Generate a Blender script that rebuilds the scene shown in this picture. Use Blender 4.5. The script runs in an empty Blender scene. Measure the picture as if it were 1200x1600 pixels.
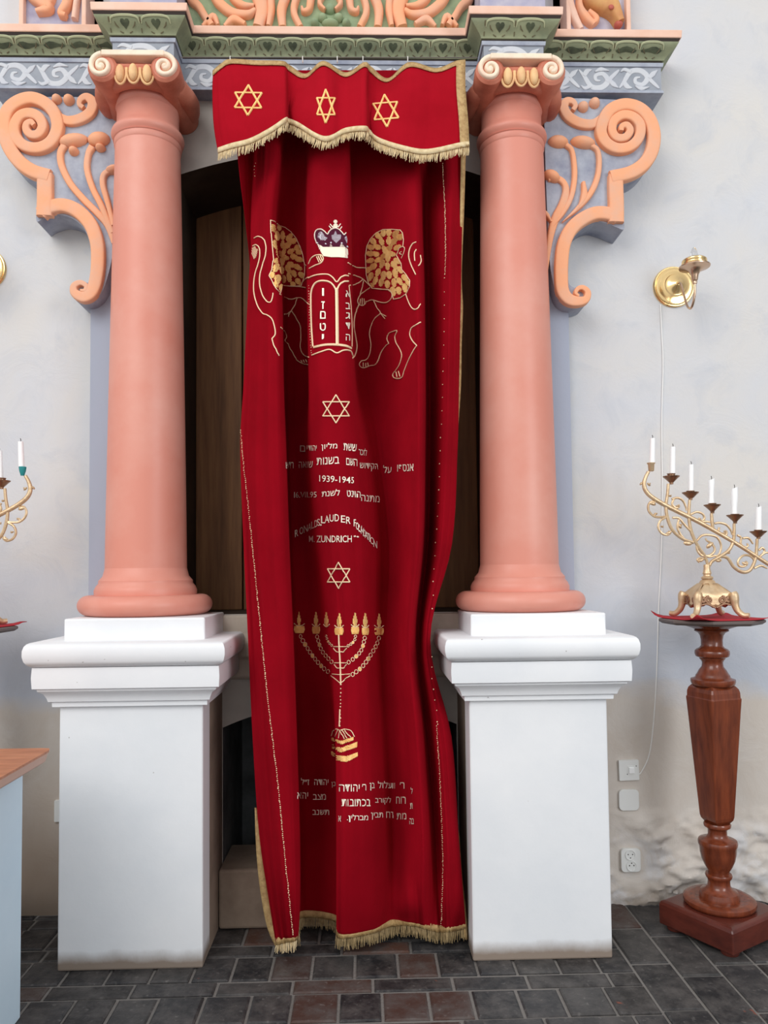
import bpy, math, random
from mathutils import Vector, geometry
from mathutils.bvhtree import BVHTree
random.seed(7)
C = bpy.context.scene.collection
# ------------------------------------------------------------------ camera
F = 1200.0; CY = 840.0                       # focal length and principal row for the 1200x1600 frame
PITCH, YAW, ROLL = math.radians(2.65), math.radians(1.6), math.radians(0.58)
CAM = Vector((0.0, -3.0, 1.28))
FWD = Vector((math.sin(YAW)*math.cos(PITCH), math.cos(YAW)*math.cos(PITCH), math.sin(PITCH)))
_r0 = Vector((math.cos(YAW), -math.sin(YAW), 0)); _u0 = _r0.cross(FWD)
RGT = _r0*math.cos(ROLL) - _u0*math.sin(ROLL); UP = _u0*math.cos(ROLL) + _r0*math.sin(ROLL)
cd = bpy.data.cameras.new('camera'); cam = bpy.data.objects.new('camera', cd); C.objects.link(cam)
cd.sensor_fit = 'VERTICAL'; cd.sensor_height = 24.0; cd.lens = 24.0*F/1600.0
cd.shift_y = (CY-800.0)/1600.0; cd.clip_start = 0.05
from mathutils import Matrix
cam.matrix_world = Matrix(((RGT.x, UP.x, -FWD.x, CAM.x), (RGT.y, UP.y, -FWD.y, CAM.y), (RGT.z, UP.z, -FWD.z, CAM.z), (0, 0, 0, 1)))
bpy.context.scene.camera = cam
# ------------------------------------------------------------------ light
sc = bpy.context.scene
sc.view_settings.view_transform = 'Standard'; sc.view_settings.look = 'None'
sc.view_settings.gamma = 1; sc.view_settings.use_curve_mapping = False
sc.view_settings.exposure = -0.06
wd = bpy.data.worlds.new('world'); sc.world = wd; wd.use_nodes = True
wn = wd.node_tree; bg = wn.nodes['Background']
wtc = wn.nodes.new('ShaderNodeTexCoord'); wdp = wn.nodes.new('ShaderNodeVectorMath'); wdp.operation = 'DOT_PRODUCT'; wr = wn.nodes.new('ShaderNodeValToRGB')
wdp.inputs[1].default_value = Vector((-0.55, -0.62, 0.56)).normalized()     # bright windows high on one side, dim room elsewhere
wmr = wn.nodes.new('ShaderNodeMapRange'); wmr.inputs['From Min'].default_value = -0.5; wmr.inputs['From Max'].default_value = 1.0
wn.links.new(wtc.outputs['Generated'], wdp.inputs[0]); wn.links.new(wdp.outputs['Value'], wmr.inputs['Value']); wn.links.new(wmr.outputs[0], wr.inputs[0])
wr.color_ramp.elements[0].position = 0.0; wr.color_ramp.elements[0].color = (0.30, 0.30, 0.31, 1)
wr.color_ramp.elements[1].position = 1.0; wr.color_ramp.elements[1].color = (1.0, 1.0, 1.0, 1)
wn.links.new(wr.outputs[0], bg.inputs[0]); bg.inputs[1].default_value = 1.05
def area(name, loc, tgt, sx, sy, power, col):
    l = bpy.data.lights.new(name, 'AREA'); l.shape = 'RECTANGLE'; l.size = sx; l.size_y = sy; l.energy = power; l.color = col
    o = bpy.data.objects.new(name, l); C.objects.link(o); o.location = loc
    o.rotation_euler = (Vector(tgt)-Vector(loc)).to_track_quat('-Z', 'Y').to_euler(); return o
area('window_light', (-3.0, -5.4, 5.2), (0, 0, 1.3), 4.0, 3.6, 200, (1.0, 0.99, 0.97))
area('side_fill_light', (3.4, -4.6, 2.6), (-0.6, -0.3, 1.0), 1.6, 2.6, 95, (0.94, 0.97, 1.0))  # added fill lamp from the right to brighten the blue table, not a window
# ------------------------------------------------------------------ helpers
def ray(px, py): return FWD + RGT*((px-600)/F) + UP*((CY-py)/F)
def P(px, py, Y):
    d = ray(px, py); return CAM + d*((Y-CAM.y)/d.y)
def PZ(px, py, Z=0.0):
    d = ray(px, py); return CAM + d*((Z-CAM.z)/d.z)
def s(Y): return (Y-CAM.y)/F                 # metres per pixel at a depth
def lin(c):
    o = []
    for v in c[:3]:
        v /= 255.0; o.append(v/12.92 if v <= 0.04045 else ((v+0.055)/1.055)**2.4)
    return (*o, 1)
def cr(pts, n=6):
    pts = [tuple(p) for p in pts]; out = []
    if len(pts) < 3: n = max(n, 1)
    for i in range(len(pts)-1):
        p0 = pts[i-1] if i else tuple(2*a-b for a, b in zip(pts[0], pts[1]))
        p1, p2 = pts[i], pts[i+1]
        p3 = pts[i+2] if i+2 < len(pts) else tuple(2*b-a for a, b in zip(p1, p2))
        for k in range(n):
            t = k/n
            out.append(tuple(0.5*(2*b+(c-a)*t+(2*a-5*b+4*c-d)*t*t+(3*b-a-3*c+d)*t**3) for a, b, c, d in zip(p0, p1, p2, p3)))
    out.append(pts[-1]); return out
def lerp(a, b, t): return a+(b-a)*t
def resample(vals, n):
    out = []
    for i in range(n):
        f = i*(len(vals)-1)/max(1, n-1); k = min(int(f), len(vals)-2) if len(vals) > 1 else 0
        out.append(vals[0] if len(vals) == 1 else lerp(vals[k], vals[k+1], f-k))
    return out
def world_loc(o):
    v = Vector((0, 0, 0))
    while o is not None: v = v + Vector(o.location); o = o.parent
    return v
class MB:
    def __init__(self): self.v = []; self.f = []; self.c = []
    def add(self, vs, fs, col=None):
        b = len(self.v); self.v += [Vector(p) for p in vs]; self.f += [tuple(i+b for i in f) for f in fs]; self.c += [col]*len(fs); return self
    def box(self, x0, x1, y0, y1, z0, z1, col=None):
        vs = [(x, y, z) for z in (z0, z1) for y in (y0, y1) for x in (x0, x1)]
        return self.add(vs, [(0, 2, 3, 1), (4, 5, 7, 6), (0, 1, 5, 4), (2, 6, 7, 3), (0, 4, 6, 2), (1, 3, 7, 5)], col)
    def loft(self, rings, caps=(True, True), closed=True):
        n = len(rings[0]); vs = [p for r in rings for p in r]; fs = []
        for i in range(len(rings)-1):
            for j in range(n if closed else n-1):
                k = (j+1) % n; fs.append((i*n+j, i*n+k, (i+1)*n+k, (i+1)*n+j))
        if caps[0]: fs.append(tuple(reversed(range(n))))
        if caps[1]: fs.append(tuple((len(rings)-1)*n+j for j in range(n)))
        return self.add(vs, fs)
    def lathe(self, prof, cx, cy, n=40, cap=True):
        return self.loft([[(cx+r*math.cos(2*math.pi*j/n), cy+r*math.sin(2*math.pi*j/n), z) for j in range(n)] for r, z in prof], (cap, cap))
    def rects(self, x0, x1, yf, yb, rings):
        return self.loft([[(x0-o, yf-o, z), (x1+o, yf-o, z), (x1+o, yb, z), (x0-o, yb, z)] for z, o in rings])
    def tube(self, path, rad, n=8, caps=True):
        path = [Vector(p) for p in path]
        if len(path) < 2: return self
        rad = resample(rad if isinstance(rad, (list, tuple)) else [rad], len(path)); rings = []; N = None
        for i, p in enumerate(path):
            t = (path[min(i+1, len(path)-1)]-path[max(i-1, 0)])
            if t.length < 1e-9: t = Vector((0, 0, 1))
            t.normalize()
            if N is None:
                N = t.cross(Vector((0, 1, 0)));
                if N.length < 1e-3: N = t.cross(Vector((1, 0, 0)))
            N = N - t*N.dot(t)
            if N.length < 1e-6: N = t.orthogonal()
            N.normalize(); B = t.cross(N)
            rings.append([p+(N*math.cos(2*math.pi*j/n)+B*math.sin(2*math.pi*j/n))*rad[i] for j in range(n)])
        return self.loft(rings, (caps, caps))
    def band(self, pts, wid, y, depth, n=10, flat=0.6):
        """raised carved band: path of (x, z), widths, standing on the plane y and rising by depth towards the room"""
        wid = resample(wid if isinstance(wid, (list, tuple)) else [wid], len(pts)); rings = []
        for i, p in enumerate(pts):
            a = pts[max(i-1, 0)]; b = pts[min(i+1, len(pts)-1)]; t = Vector((b[0]-a[0], b[1]-a[1]))
            if t.length < 1e-9: t = Vector((1, 0))
            t.normalize(); nx, nz = -t.y, t.x; ring = []
            for j in range(n):
                a_ = math.pi*j/(n-1); ca, sa = math.cos(a_), math.sin(a_)
                u = math.copysign(abs(ca)**flat, ca)*wid[i]/2
                ring.append((p[0]+nx*u, y-depth*(sa**flat if sa > 0 else 0), p[1]+nz*u))
            rings.append(ring)
        return self.loft(rings, (True, True))
    def ell(self, c, r, nu=14, nv=8, rot=0.0):
        c = Vector(c); rings = []
        for i in range(nv+1):
            a = math.pi*i/nv - math.pi/2; ring = []
            for j in range(nu):
                b = 2*math.pi*j/nu
                x, y, z = r[0]*math.cos(a)*math.cos(b), r[1]*math.cos(a)*math.sin(b), r[2]*math.sin(a)
                ring.append(c+Vector((x*math.cos(rot)-z*math.sin(rot), y, x*math.sin(rot)+z*math.cos(rot))))
            rings.append(ring)
        return self.loft(rings)
    def prism(self, poly, y0, y1):
        """outline of (x, z) extruded from y0 (front) to y1 (back)"""
        n = len(poly); vs = [(x, y0, z) for x, z in poly]+[(x, y1, z) for x, z in poly]; fs = []
        tri = geometry.tessellate_polygon([[Vector((x, z, 0)) for x, z in poly]])
        for t in tri: fs.append(tuple(t)); fs.append(tuple(i+n for i in reversed(t)))
        for i in range(n): k = (i+1) % n; fs.append((i, i+n, k+n, k))
        return self.add(vs, fs)
    def grid(self, rows, thick=None):
        m = len(rows[0]); vs = [p for r in rows for p in r]; fs = []
        for i in range(len(rows)-1):
            for j in range(m-1): fs.append((i*m+j, i*m+j+1, (i+1)*m+j+1, (i+1)*m+j))
        return self.add(vs, fs)
    def build(self, name, m, parent=None, smooth=False, bevel=0.0, angle=40, solid=0.0):
        import bmesh
        off = world_loc(parent) if parent is not None else Vector((0, 0, 0))
        me = bpy.data.meshes.new(name); me.from_pydata([tuple(v-off) for v in self.v], [], self.f)
        if any(c is not None for c in self.c):
            ca = me.color_attributes.new('tint', 'FLOAT_COLOR', 'CORNER'); k = 0
            for p, c in zip(me.polygons, self.c):
                for _ in p.loop_indices: ca.data[k].color = c or (0, 0, 0, 1); k += 1
        bm = bmesh.new(); bm.from_mesh(me); bmesh.ops.recalc_face_normals(bm, faces=bm.faces); bm.to_mesh(me); bm.free()
        me.materials.append(m)
        if smooth:
            me.polygons.foreach_set('use_smooth', [True]*len(me.polygons))
            me.set_sharp_from_angle(angle=math.radians(angle))
        o = bpy.data.objects.new(name, me); C.objects.link(o); o.parent = parent
        if solid: md = o.modifiers.new('solid', 'SOLIDIFY'); md.thickness = solid; md.offset = 0
        if bevel: md = o.modifiers.new('bevel', 'BEVEL'); md.width = bevel; md.segments = 2; md.limit_method = 'ANGLE'
        return o
def thing(name, label, cat, loc=(0, 0, 0), group=None):
    o = bpy.data.objects.new(name, None); C.objects.link(o); o.location = loc; o.empty_display_size = 0.05
    return tag(o, label, cat, group)
def tag(o, label, cat, group=None):
    o['label'] = label; o['category'] = cat
    if group: o['group'] = group
    return o
def struct(o): o['kind'] = 'structure'; return o
# ------------------------------------------------------------------ materials
def nd(t, k, **kw):
    n = t.nodes.new(k)
    for a, b in kw.items(): setattr(n, a, b)
    return n
def noise(t, scale, detail=4, rough=0.55, vec=None, dist=0.0):
    n = nd(t, 'ShaderNodeTexNoise'); n.inputs['Scale'].default_value = scale; n.inputs['Detail'].default_value = detail
    n.inputs['Roughness'].default_value = rough; n.inputs['Distortion'].default_value = dist
    if vec is not None: t.links.new(vec, n.inputs['Vector'])
    return n
def ramp(t, src, a, b):
    r = nd(t, 'ShaderNodeMapRange'); r.inputs['From Min'].default_value = a; r.inputs['From Max'].default_value = b
    t.links.new(src, r.inputs['Value']); return r.outputs[0]
def mix(t, fac, a, b, mode='MIX'):
    m = nd(t, 'ShaderNodeMix', data_type='RGBA', blend_type=mode)
    for sk, v in ((m.inputs[0], fac), (m.inputs[6], a), (m.inputs[7], b)):
        if isinstance(v, bpy.types.NodeSocket): t.links.new(v, sk)
        else: sk.default_value = v
    return m.outputs[2]
def math_(t, op, a, b=0.0):
    m = nd(t, 'ShaderNodeMath', operation=op)
    for sk, v in ((m.inputs[0], a), (m.inputs[1], b)):
        if isinstance(v, bpy.types.NodeSocket): t.links.new(v, sk)
        else: sk.default_value = v
    return m.outputs[0]
def mat(name, rgb, rough=0.6, metal=0.0, var=None, bump=None, spec=0.4, stretch=None, sheen=None, lean=None):
    m = bpy.data.materials.new(name); m.use_nodes = True; t = m.node_tree; b = t.nodes['Principled BSDF']
    b.inputs['Base Color'].default_value = lin(rgb); b.inputs['Roughness'].default_value = rough; b.inputs['Metallic'].default_value = metal
    b.inputs['Specular IOR Level'].default_value = spec
    geo = nd(t, 'ShaderNodeNewGeometry'); vec = geo.outputs['Position']
    if stretch:
        mp = nd(t, 'ShaderNodeMapping'); mp.inputs['Scale'].default_value = stretch; t.links.new(vec, mp.inputs['Vector']); vec = mp.outputs[0]
    if var:
        rgb2, sc_, lo, hi = var; n = noise(t, sc_, 5, 0.6, vec)
        t.links.new(mix(t, ramp(t, n.outputs['Fac'], lo, hi), lin(rgb), lin(rgb2)), b.inputs['Base Color'])
    if bump:
        n = noise(t, bump[0], 6, 0.6, vec); bp = nd(t, 'ShaderNodeBump'); bp.inputs['Strength'].default_value = bump[1]; bp.inputs['Distance'].default_value = 0.01
        t.links.new(n.outputs['Fac'], bp.inputs['Height']); t.links.new(bp.outputs[0], b.inputs['Normal'])
    if lean:
        va = nd(t, 'ShaderNodeVectorMath', operation='ADD'); va.inputs[1].default_value = lean; t.links.new(geo.outputs['Normal'], va.inputs[0])
        vn = nd(t, 'ShaderNodeVectorMath', operation='NORMALIZE'); t.links.new(va.outputs[0], vn.inputs[0]); t.links.new(vn.outputs[0], b.inputs['Normal'])
    if sheen:
        b.inputs['Sheen Weight'].default_value = sheen[0]; b.inputs['Sheen Roughness'].default_value = sheen[1]; b.inputs['Sheen Tint'].default_value = lin(sheen[2])
    return m
def wall_mat():
    m = bpy.data.materials.new('plaster_wall'); m.use_nodes = True; t = m.node_tree; b = t.nodes['Principled BSDF']
    geo = nd(t, 'ShaderNodeNewGeometry'); pos = geo.outputs['Position']; sx = nd(t, 'ShaderNodeSeparateXYZ'); t.links.new(pos, sx.inputs[0])
    n1 = noise(t, 1.7, 5, 0.6, pos, 0.4); n2 = noise(t, 6.0, 6, 0.65, pos, 0.6); n3 = noise(t, 2.6, 4, 0.5, pos)
    c = mix(t, ramp(t, n1.outputs['Fac'], 0.35, 0.65), lin((206, 208, 213)), lin((214, 211, 207)))
    c = mix(t, math_(t, 'MULTIPLY', ramp(t, n2.outputs['Fac'], 0.5, 0.75), 0.6), c, lin((190, 194, 202)))
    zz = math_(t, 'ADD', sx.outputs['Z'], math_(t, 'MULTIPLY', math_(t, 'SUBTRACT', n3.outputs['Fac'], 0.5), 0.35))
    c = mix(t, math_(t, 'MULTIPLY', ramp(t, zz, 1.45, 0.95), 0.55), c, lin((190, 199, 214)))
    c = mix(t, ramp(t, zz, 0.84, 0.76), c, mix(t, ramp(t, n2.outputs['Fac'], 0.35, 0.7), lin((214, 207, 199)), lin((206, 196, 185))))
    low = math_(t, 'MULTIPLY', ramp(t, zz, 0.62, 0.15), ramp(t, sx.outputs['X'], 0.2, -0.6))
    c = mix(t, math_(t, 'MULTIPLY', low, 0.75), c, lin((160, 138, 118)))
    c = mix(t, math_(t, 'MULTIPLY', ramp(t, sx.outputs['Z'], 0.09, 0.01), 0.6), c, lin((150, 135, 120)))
    cr_ = math_(t, 'MULTIPLY', math_(t, 'MULTIPLY', ramp(t, zz, 0.32, 0.22), ramp(t, sx.outputs['X'], 0.3, 0.5)), ramp(t, n2.outputs['Fac'], 0.45, 0.6)); c = mix(t, math_(t, 'MULTIPLY', cr_, 0.7), c, lin((226, 227, 230)))
    t.links.new(c, b.inputs['Base Color']); b.inputs['Roughness'].default_value = 0.85; b.inputs['Specular IOR Level'].default_value = 0.2
    bp = nd(t, 'ShaderNodeBump'); bp.inputs['Strength'].default_value = 0.25; bp.inputs['Distance'].default_value = 0.02
    t.links.new(n2.outputs['Fac'], bp.inputs['Height']); t.links.new(bp.outputs[0], b.inputs['Normal'])
    return m
def pedestal_mat():
    m = bpy.data.materials.new('white_limewash'); m.use_nodes = True; t = m.node_tree; b = t.nodes['Principled BSDF']
    geo = nd(t, 'ShaderNodeNewGeometry'); pos = geo.outputs['Position']; sx = nd(t, 'ShaderNodeSeparateXYZ'); t.links.new(pos, sx.inputs[0])
    n1 = noise(t, 2.2, 5, 0.6, pos); n2 = noise(t, 14, 5, 0.6, pos); n3 = noise(t, 45, 2, 0.5, pos)
    c = mix(t, ramp(t, n1.outputs['Fac'], 0.35, 0.7), lin((238, 239, 241)), lin((226, 229, 233)))
    c = mix(t, ramp(t, n3.outputs['Fac'], 0.76, 0.80), c, lin((150, 145, 140)))
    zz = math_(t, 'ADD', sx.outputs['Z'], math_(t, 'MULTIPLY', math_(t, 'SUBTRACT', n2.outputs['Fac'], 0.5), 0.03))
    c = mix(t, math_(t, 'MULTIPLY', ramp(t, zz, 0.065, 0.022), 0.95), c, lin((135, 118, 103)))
    t.links.new(c, b.inputs['Base Color']); b.inputs['Roughness'].default_value = 0.6
    bp = nd(t, 'ShaderNodeBump'); bp.inputs['Strength'].default_value = 0.12; bp.inputs['Distance'].default_value = 0.01
    t.links.new(n2.outputs['Fac'], bp.inputs['Height']); t.links.new(bp.outputs[0], b.inputs['Normal'])
    return m
def brick_mat():
    m = bpy.data.materials.new('worn_dark_brick'); m.use_nodes = True; t = m.node_tree; b = t.nodes['Principled BSDF']
    geo = nd(t, 'ShaderNodeNewGeometry'); pos = geo.outputs['Position']
    at = nd(t, 'ShaderNodeVertexColor'); at.layer_name = 'tint'
    n1 = noise(t, 12, 6, 0.7, pos); n2 = noise(t, 50, 4, 0.6, pos); n3 = noise(t, 5, 4, 0.6, pos)
    c = mix(t, ramp(t, n1.outputs['Fac'], 0.4, 0.75), at.outputs['Color'], lin((92, 88, 86)))
    c = mix(t, math_(t, 'MULTIPLY', ramp(t, n2.outputs['Fac'], 0.6, 0.75), 0.35), c, lin((150, 146, 142)))
    c = mix(t, math_(t, 'MULTIPLY', ramp(t, n3.outputs['Fac'], 0.70, 0.74), 0.7), c, lin((170, 85, 60)))
    t.links.new(c, b.inputs['Base Color']); b.inputs['Roughness'].default_value = 0.5; b.inputs['Specular IOR Level'].default_value = 0.35
    bp = nd(t, 'ShaderNodeBump'); bp.inputs['Strength'].default_value = 0.5; bp.inputs['Distance'].default_value = 0.01
    t.links.new(n1.outputs['Fac'], bp.inputs['Height']); t.links.new(bp.outputs[0], b.inputs['Normal'])
    return m
def body_mat(x0, x1):
    m = mat('ark_body_plaster', (190, 184, 176), 0.85, var=((172, 166, 160), 5, 0.4, 0.7), bump=(14, 0.2)); t = m.node_tree; b = t.nodes['Principled BSDF']
    src = b.inputs['Base Color'].links[0].from_socket; geo = nd(t, 'ShaderNodeNewGeometry'); sx = nd(t, 'ShaderNodeSeparateXYZ'); t.links.new(geo.outputs['Position'], sx.inputs[0])
    f = math_(t, 'MAXIMUM', math_(t, 'LESS_THAN', sx.outputs['X'], x0), math_(t, 'GREATER_THAN', sx.outputs['X'], x1))
    t.links.new(mix(t, f, src, lin((172, 181, 198))), b.inputs['Base Color']); return m
M = dict(
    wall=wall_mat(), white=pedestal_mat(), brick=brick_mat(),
    mortar=mat('mortar', (120, 116, 112), 0.9, bump=(40, 0.5)),
    beige=mat('beige_plaster', (196, 184, 170), 0.85, var=((172, 158, 143), 5, 0.4, 0.7), bump=(20, 0.3)),
    brown=mat('soiled_plaster', (150, 132, 116), 0.85, var=((120, 102, 88), 6, 0.4, 0.7), bump=(20, 0.3)),
    wood_dark=mat('niche_wood', (160, 112, 72), 0.6, var=((118, 80, 52), 6, 0.35, 0.7), stretch=(6, 6, 0.4)),
    niche=mat('niche_lining', (70, 58, 46), 0.85, var=((46, 38, 32), 4, 0.4, 0.7)),
    low_niche=mat('cellar_stone', (120, 124, 126), 0.9, var=((76, 80, 82), 6, 0.4, 0.7), bump=(12, 0.5)),
    column=mat('terracotta_paint', (217, 142, 124), 0.42, var=((224, 162, 146), 3, 0.4, 0.75), bump=(9, 0.06)),
    capital=mat('capital_terracotta', (205, 128, 104), 0.55, var=((170, 92, 70), 8, 0.4, 0.7)),
    cream=mat('cream_paint', (246, 226, 202), 0.55, var=((234, 200, 176), 14, 0.45, 0.75)),
    egg=mat('egg_ochre', (238, 196, 142), 0.55, var=((215, 150, 110), 16, 0.45, 0.75)),
    orange=mat('orange_stucco', (240, 170, 128), 0.7, var=((224, 176, 150), 9, 0.4, 0.75), bump=(25, 0.2)),
    plate=mat('grey_blue_stucco', (172, 178, 190), 0.85, var=((140, 146, 164), 12, 0.4, 0.7), bump=(20, 0.3)),
    green=mat('green_stucco', (150, 156, 124), 0.7, var=((124, 132, 106), 14, 0.35, 0.7), bump=(25, 0.2)),
    ground=mat('green_ground', (150, 168, 132), 0.8, var=((120, 140, 112), 12, 0.4, 0.7)),
    lavender=mat('lavender_ground', (160, 158, 182), 0.8, var=((190, 186, 196), 12, 0.4, 0.7)),
    pink=mat('pink_stucco', (238, 200, 180), 0.7, var=((226, 178, 152), 7, 0.4, 0.75)),
    darkline=mat('dark_outline', (58, 48, 44), 0.8),
    heart=mat('dark_green_leaf', (84, 92, 70), 0.75, var=((60, 66, 52), 30, 0.4, 0.7)),
    vein=mat('brown_outline', (108, 98, 74), 0.75),
    pale_leaf=mat('pale_green_leaf', (182, 186, 150), 0.75),
    frieze=mat('grey_frieze', (160, 165, 174), 0.8, var=((140, 146, 156), 9, 0.4, 0.7)),
    scroll=mat('white_arabesque', (204, 207, 212), 0.8, var=((196, 199, 207), 20, 0.4, 0.7)),
    gold_head=mat('ochre_head', (214, 164, 104), 0.65, var=((196, 132, 88), 14, 0.4, 0.7)),
    redlip=mat('red_lip', (186, 96, 80), 0.6),
    velvet=mat('red_velvet', (158, 10, 28), 0.9, spec=0.05, var=((142, 8, 24), 4, 0.4, 0.7), sheen=(0.12, 0.35, (230, 50, 70)), lean=(0.8, 0, 0.1)),
    velvet2=mat('red_velvet_valance', (164, 14, 32), 0.9, spec=0.05, var=((150, 10, 26), 4, 0.4, 0.7), sheen=(0.12, 0.35, (230, 50, 70))),
    trim=mat('gold_braid', (196, 164, 112), 0.6, var=((160, 124, 78), 60, 0.4, 0.7), bump=(160, 0.4)),
    fringe=mat('cream_fringe', (226, 206, 166), 0.8, var=((200, 174, 128), 60, 0.4, 0.7)),
    dullfringe=mat('olive_gold_fringe', (170, 148, 108), 0.8, var=((128, 108, 74), 60, 0.4, 0.7)),
    thread=mat('pale_gold_thread', (250, 222, 182), 0.55),
    thread2=mat('gold_thread', (255, 214, 140), 0.45, var=((238, 184, 108), 60, 0.4, 0.7)),
    thread3=mat('white_gold_thread', (252, 240, 220), 0.5),
    silver=mat('silver_thread', (226, 224, 232), 0.5),
    purple=mat('plum_thread', (92, 20, 52), 0.7),
    brass=mat('polished_brass', (240, 208, 150), 0.2, 1.0),
    bronze=mat('darkened_brass', (206, 176, 150), 0.28, 1.0),
    gilt=mat('old_gilt', (222, 196, 160), 0.4, 0.65, var=((204, 172, 134), 30, 0.4, 0.7), bump=(60, 0.2)),
    gilt_dark=mat('old_gilt_pan', (150, 116, 92), 0.35, 0.85),
    wax=mat('white_wax', (250, 250, 250), 0.4), wick=mat('burnt_wick', (40, 36, 34), 0.9),
    teal=mat('teal_foil', (40, 138, 140), 0.4),
    mahogany=mat('mahogany', (128, 62, 36), 0.22, var=((92, 42, 26), 9, 0.35, 0.7), stretch=(5, 5, 0.7), spec=0.55),
    mahogany2=mat('mahogany_plinth', (100, 46, 36), 0.25, var=((74, 34, 28), 9, 0.35, 0.7), stretch=(1, 1, 3), spec=0.5),
    board=mat('weathered_board', (96, 84, 80), 0.5), red_cloth=mat('red_felt', (176, 36, 48), 0.85),
    plastic=mat('white_plastic', (234, 236, 234), 0.35), plastic2=mat('white_key', (250, 252, 252), 0.3),
    hole=mat('socket_hole', (60, 58, 56), 0.7), cordm=mat('white_cable', (238, 238, 236), 0.5),
    wire=mat('steel_wire', (120, 116, 110), 0.35, 0.9), ring=mat('white_ring', (235, 232, 225), 0.4),
    blue=mat('pale_blue_paint', (214, 236, 250), 0.45, var=((206, 230, 246), 3, 0.4, 0.7)),
    tablewood=mat('table_top_wood', (196, 130, 92), 0.4, var=((168, 104, 70), 8, 0.4, 0.7), stretch=(1, 6, 6)),
    tableedge=mat('table_edge', (212, 176, 158), 0.5), glass=None)
g = bpy.data.materials.new('clear_glass'); g.use_nodes = True; gb = g.node_tree.nodes['Principled BSDF']
gb.inputs['Transmission Weight'].default_value = 1.0; gb.inputs['Roughness'].default_value = 0.02; gb.inputs['IOR'].default_value = 1.3; M['glass'] = g
# ------------------------------------------------------------------ main measures
YB = -0.06                                   # front of the projecting body of the ark
YPF = -0.42                                  # front of the pedestals
YCOL = -0.17                                 # column axis
bodyL, bodyR = P(140, 700, YB).x, P(893, 700, YB).x
colL, colR = P(230, 600, YCOL).x, P(806, 600, YCOL).x
XC = (colL+colR)/2
zl = lambda py, Y=YPF: P(205, py, Y).z        # heights read at the left pedestal
dieL = (P(91, 1300, YPF).x, P(317, 1300, YPF).x)
dieR = (P(736, 1300, YPF).x, P(953, 1300, YPF).x)
# ------------------------------------------------------------------ floor
mb = MB(); mb.box(-5, 5, -7, 1.0, -0.05, -0.006)
struct(mb.build('floor', M['mortar']))
mb = MB()
def tint(x):
    r = random.random()*(1.0 if -0.35 < x < 0.45 else 0.78)
    c = random.choice([(40, 40, 42), (48, 48, 50), (34, 35, 38), (56, 55, 55), (44, 42, 42)]) if r < 0.7 else random.choice([(74, 54, 48), (66, 50, 46), (86, 60, 50)])
    return lin(c)
def brick(x0, x1, y0, y1, big=False):
    gp = 0.005; h = random.uniform(-0.002, 0.002); bv = 0.006
    x0 += gp; x1 -= gp; y0 += gp; y1 -= gp; c = tint((x0+x1)/2)
    vs = [(x0, y0, -0.02), (x1, y0, -0.02), (x1, y1, -0.02), (x0, y1, -0.02), (x0, y0, h-bv*0.6), (x1, y0, h-bv*0.6), (x1, y1, h-bv*0.6), (x0, y1, h-bv*0.6),
          (x0+bv, y0+bv, h), (x1-bv, y0+bv, h), (x1-bv, y1-bv, h), (x0+bv, y1-bv, h)]
    fs = [(8, 9, 10, 11)]+[(a, (a+1) % 4, 4+(a+1) % 4, 4+a) for a in range(4)]+[(4+a, 4+(a+1) % 4, 8+(a+1) % 4, 8+a) for a in range(4)]
    mb.add(vs, fs, c)
xsplit = 0.86
y = -2.4; row = 0
while y < 0.55:
    if row % 2 == 0:
        h = 0.155; x = -2.5+random.uniform(0, 0.1)
        while x < xsplit-0.05:
            w = random.choice((0.125, 0.13, 0.14)); x2 = min(x+w, xsplit)
            if xsplit-x2 < 0.06: x2 = xsplit
            brick(x, x2, y, y+h); x = x2
    else:
        h = 0.082; x = -2.5+random.uniform(0, 0.2)
        while x < xsplit-0.05:
            w = random.choice((0.235, 0.25, 0.26)); x2 = min(x+w, xsplit)
            if xsplit-x2 < 0.06: x2 = xsplit
            brick(x, x2, y, y+h); x = x2
    y += h; row += 1
x = xsplit
while x < 2.6:
    y = -2.4-random.uniform(0, 0.25)
    while y < 0.5:
        L = random.choice((0.25, 0.27, 0.29)); brick(x, x+0.135, y, y+L); y += L
    x += 0.135
struct(mb.build('floor_bricks', M['brick']))
# ------------------------------------------------------------------ walls
from mathutils import noise as mnoise
def wall_panel(x0, x1, name):
    rows = []; nx = 150; zs = [0.6*i/70 for i in range(71)]+[0.6+3.6*i/20 for i in range(1, 21)]
    for z in zs:
        r = []
        for i in range(nx+1):
            x = x0+(x1-x0)*i/nx; y = 0.0
            if z < 0.42 and x > 0.2:
                w = max(0.0, min(1.0, (0.36-z)/0.12)); nv = mnoise.fractal(Vector((x*7, 3.1, z*9)), 0.9, 2.1, 5)
                ox = P(984, 1342, 0); dd = math.hypot(x-ox.x, z-ox.z); w *= max(0.0, min(1.0, (dd-0.07)/0.06)); nr = 1-abs(mnoise.noise(Vector((x*13+2*nv, 7.7, z*20))))*2; y = -w*max(0.0, 0.016+0.040*nv+0.012*nr)
            r.append((x, y, z))
        rows.append(r)
    m_ = MB().grid(rows); return struct(m_.build(name, M['wall'], smooth=True, angle=60))
wall_panel(-3.2, bodyL+0.02, 'wall_left'); wall_panel(bodyR-0.02, 2.6, 'wall_right')
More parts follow.
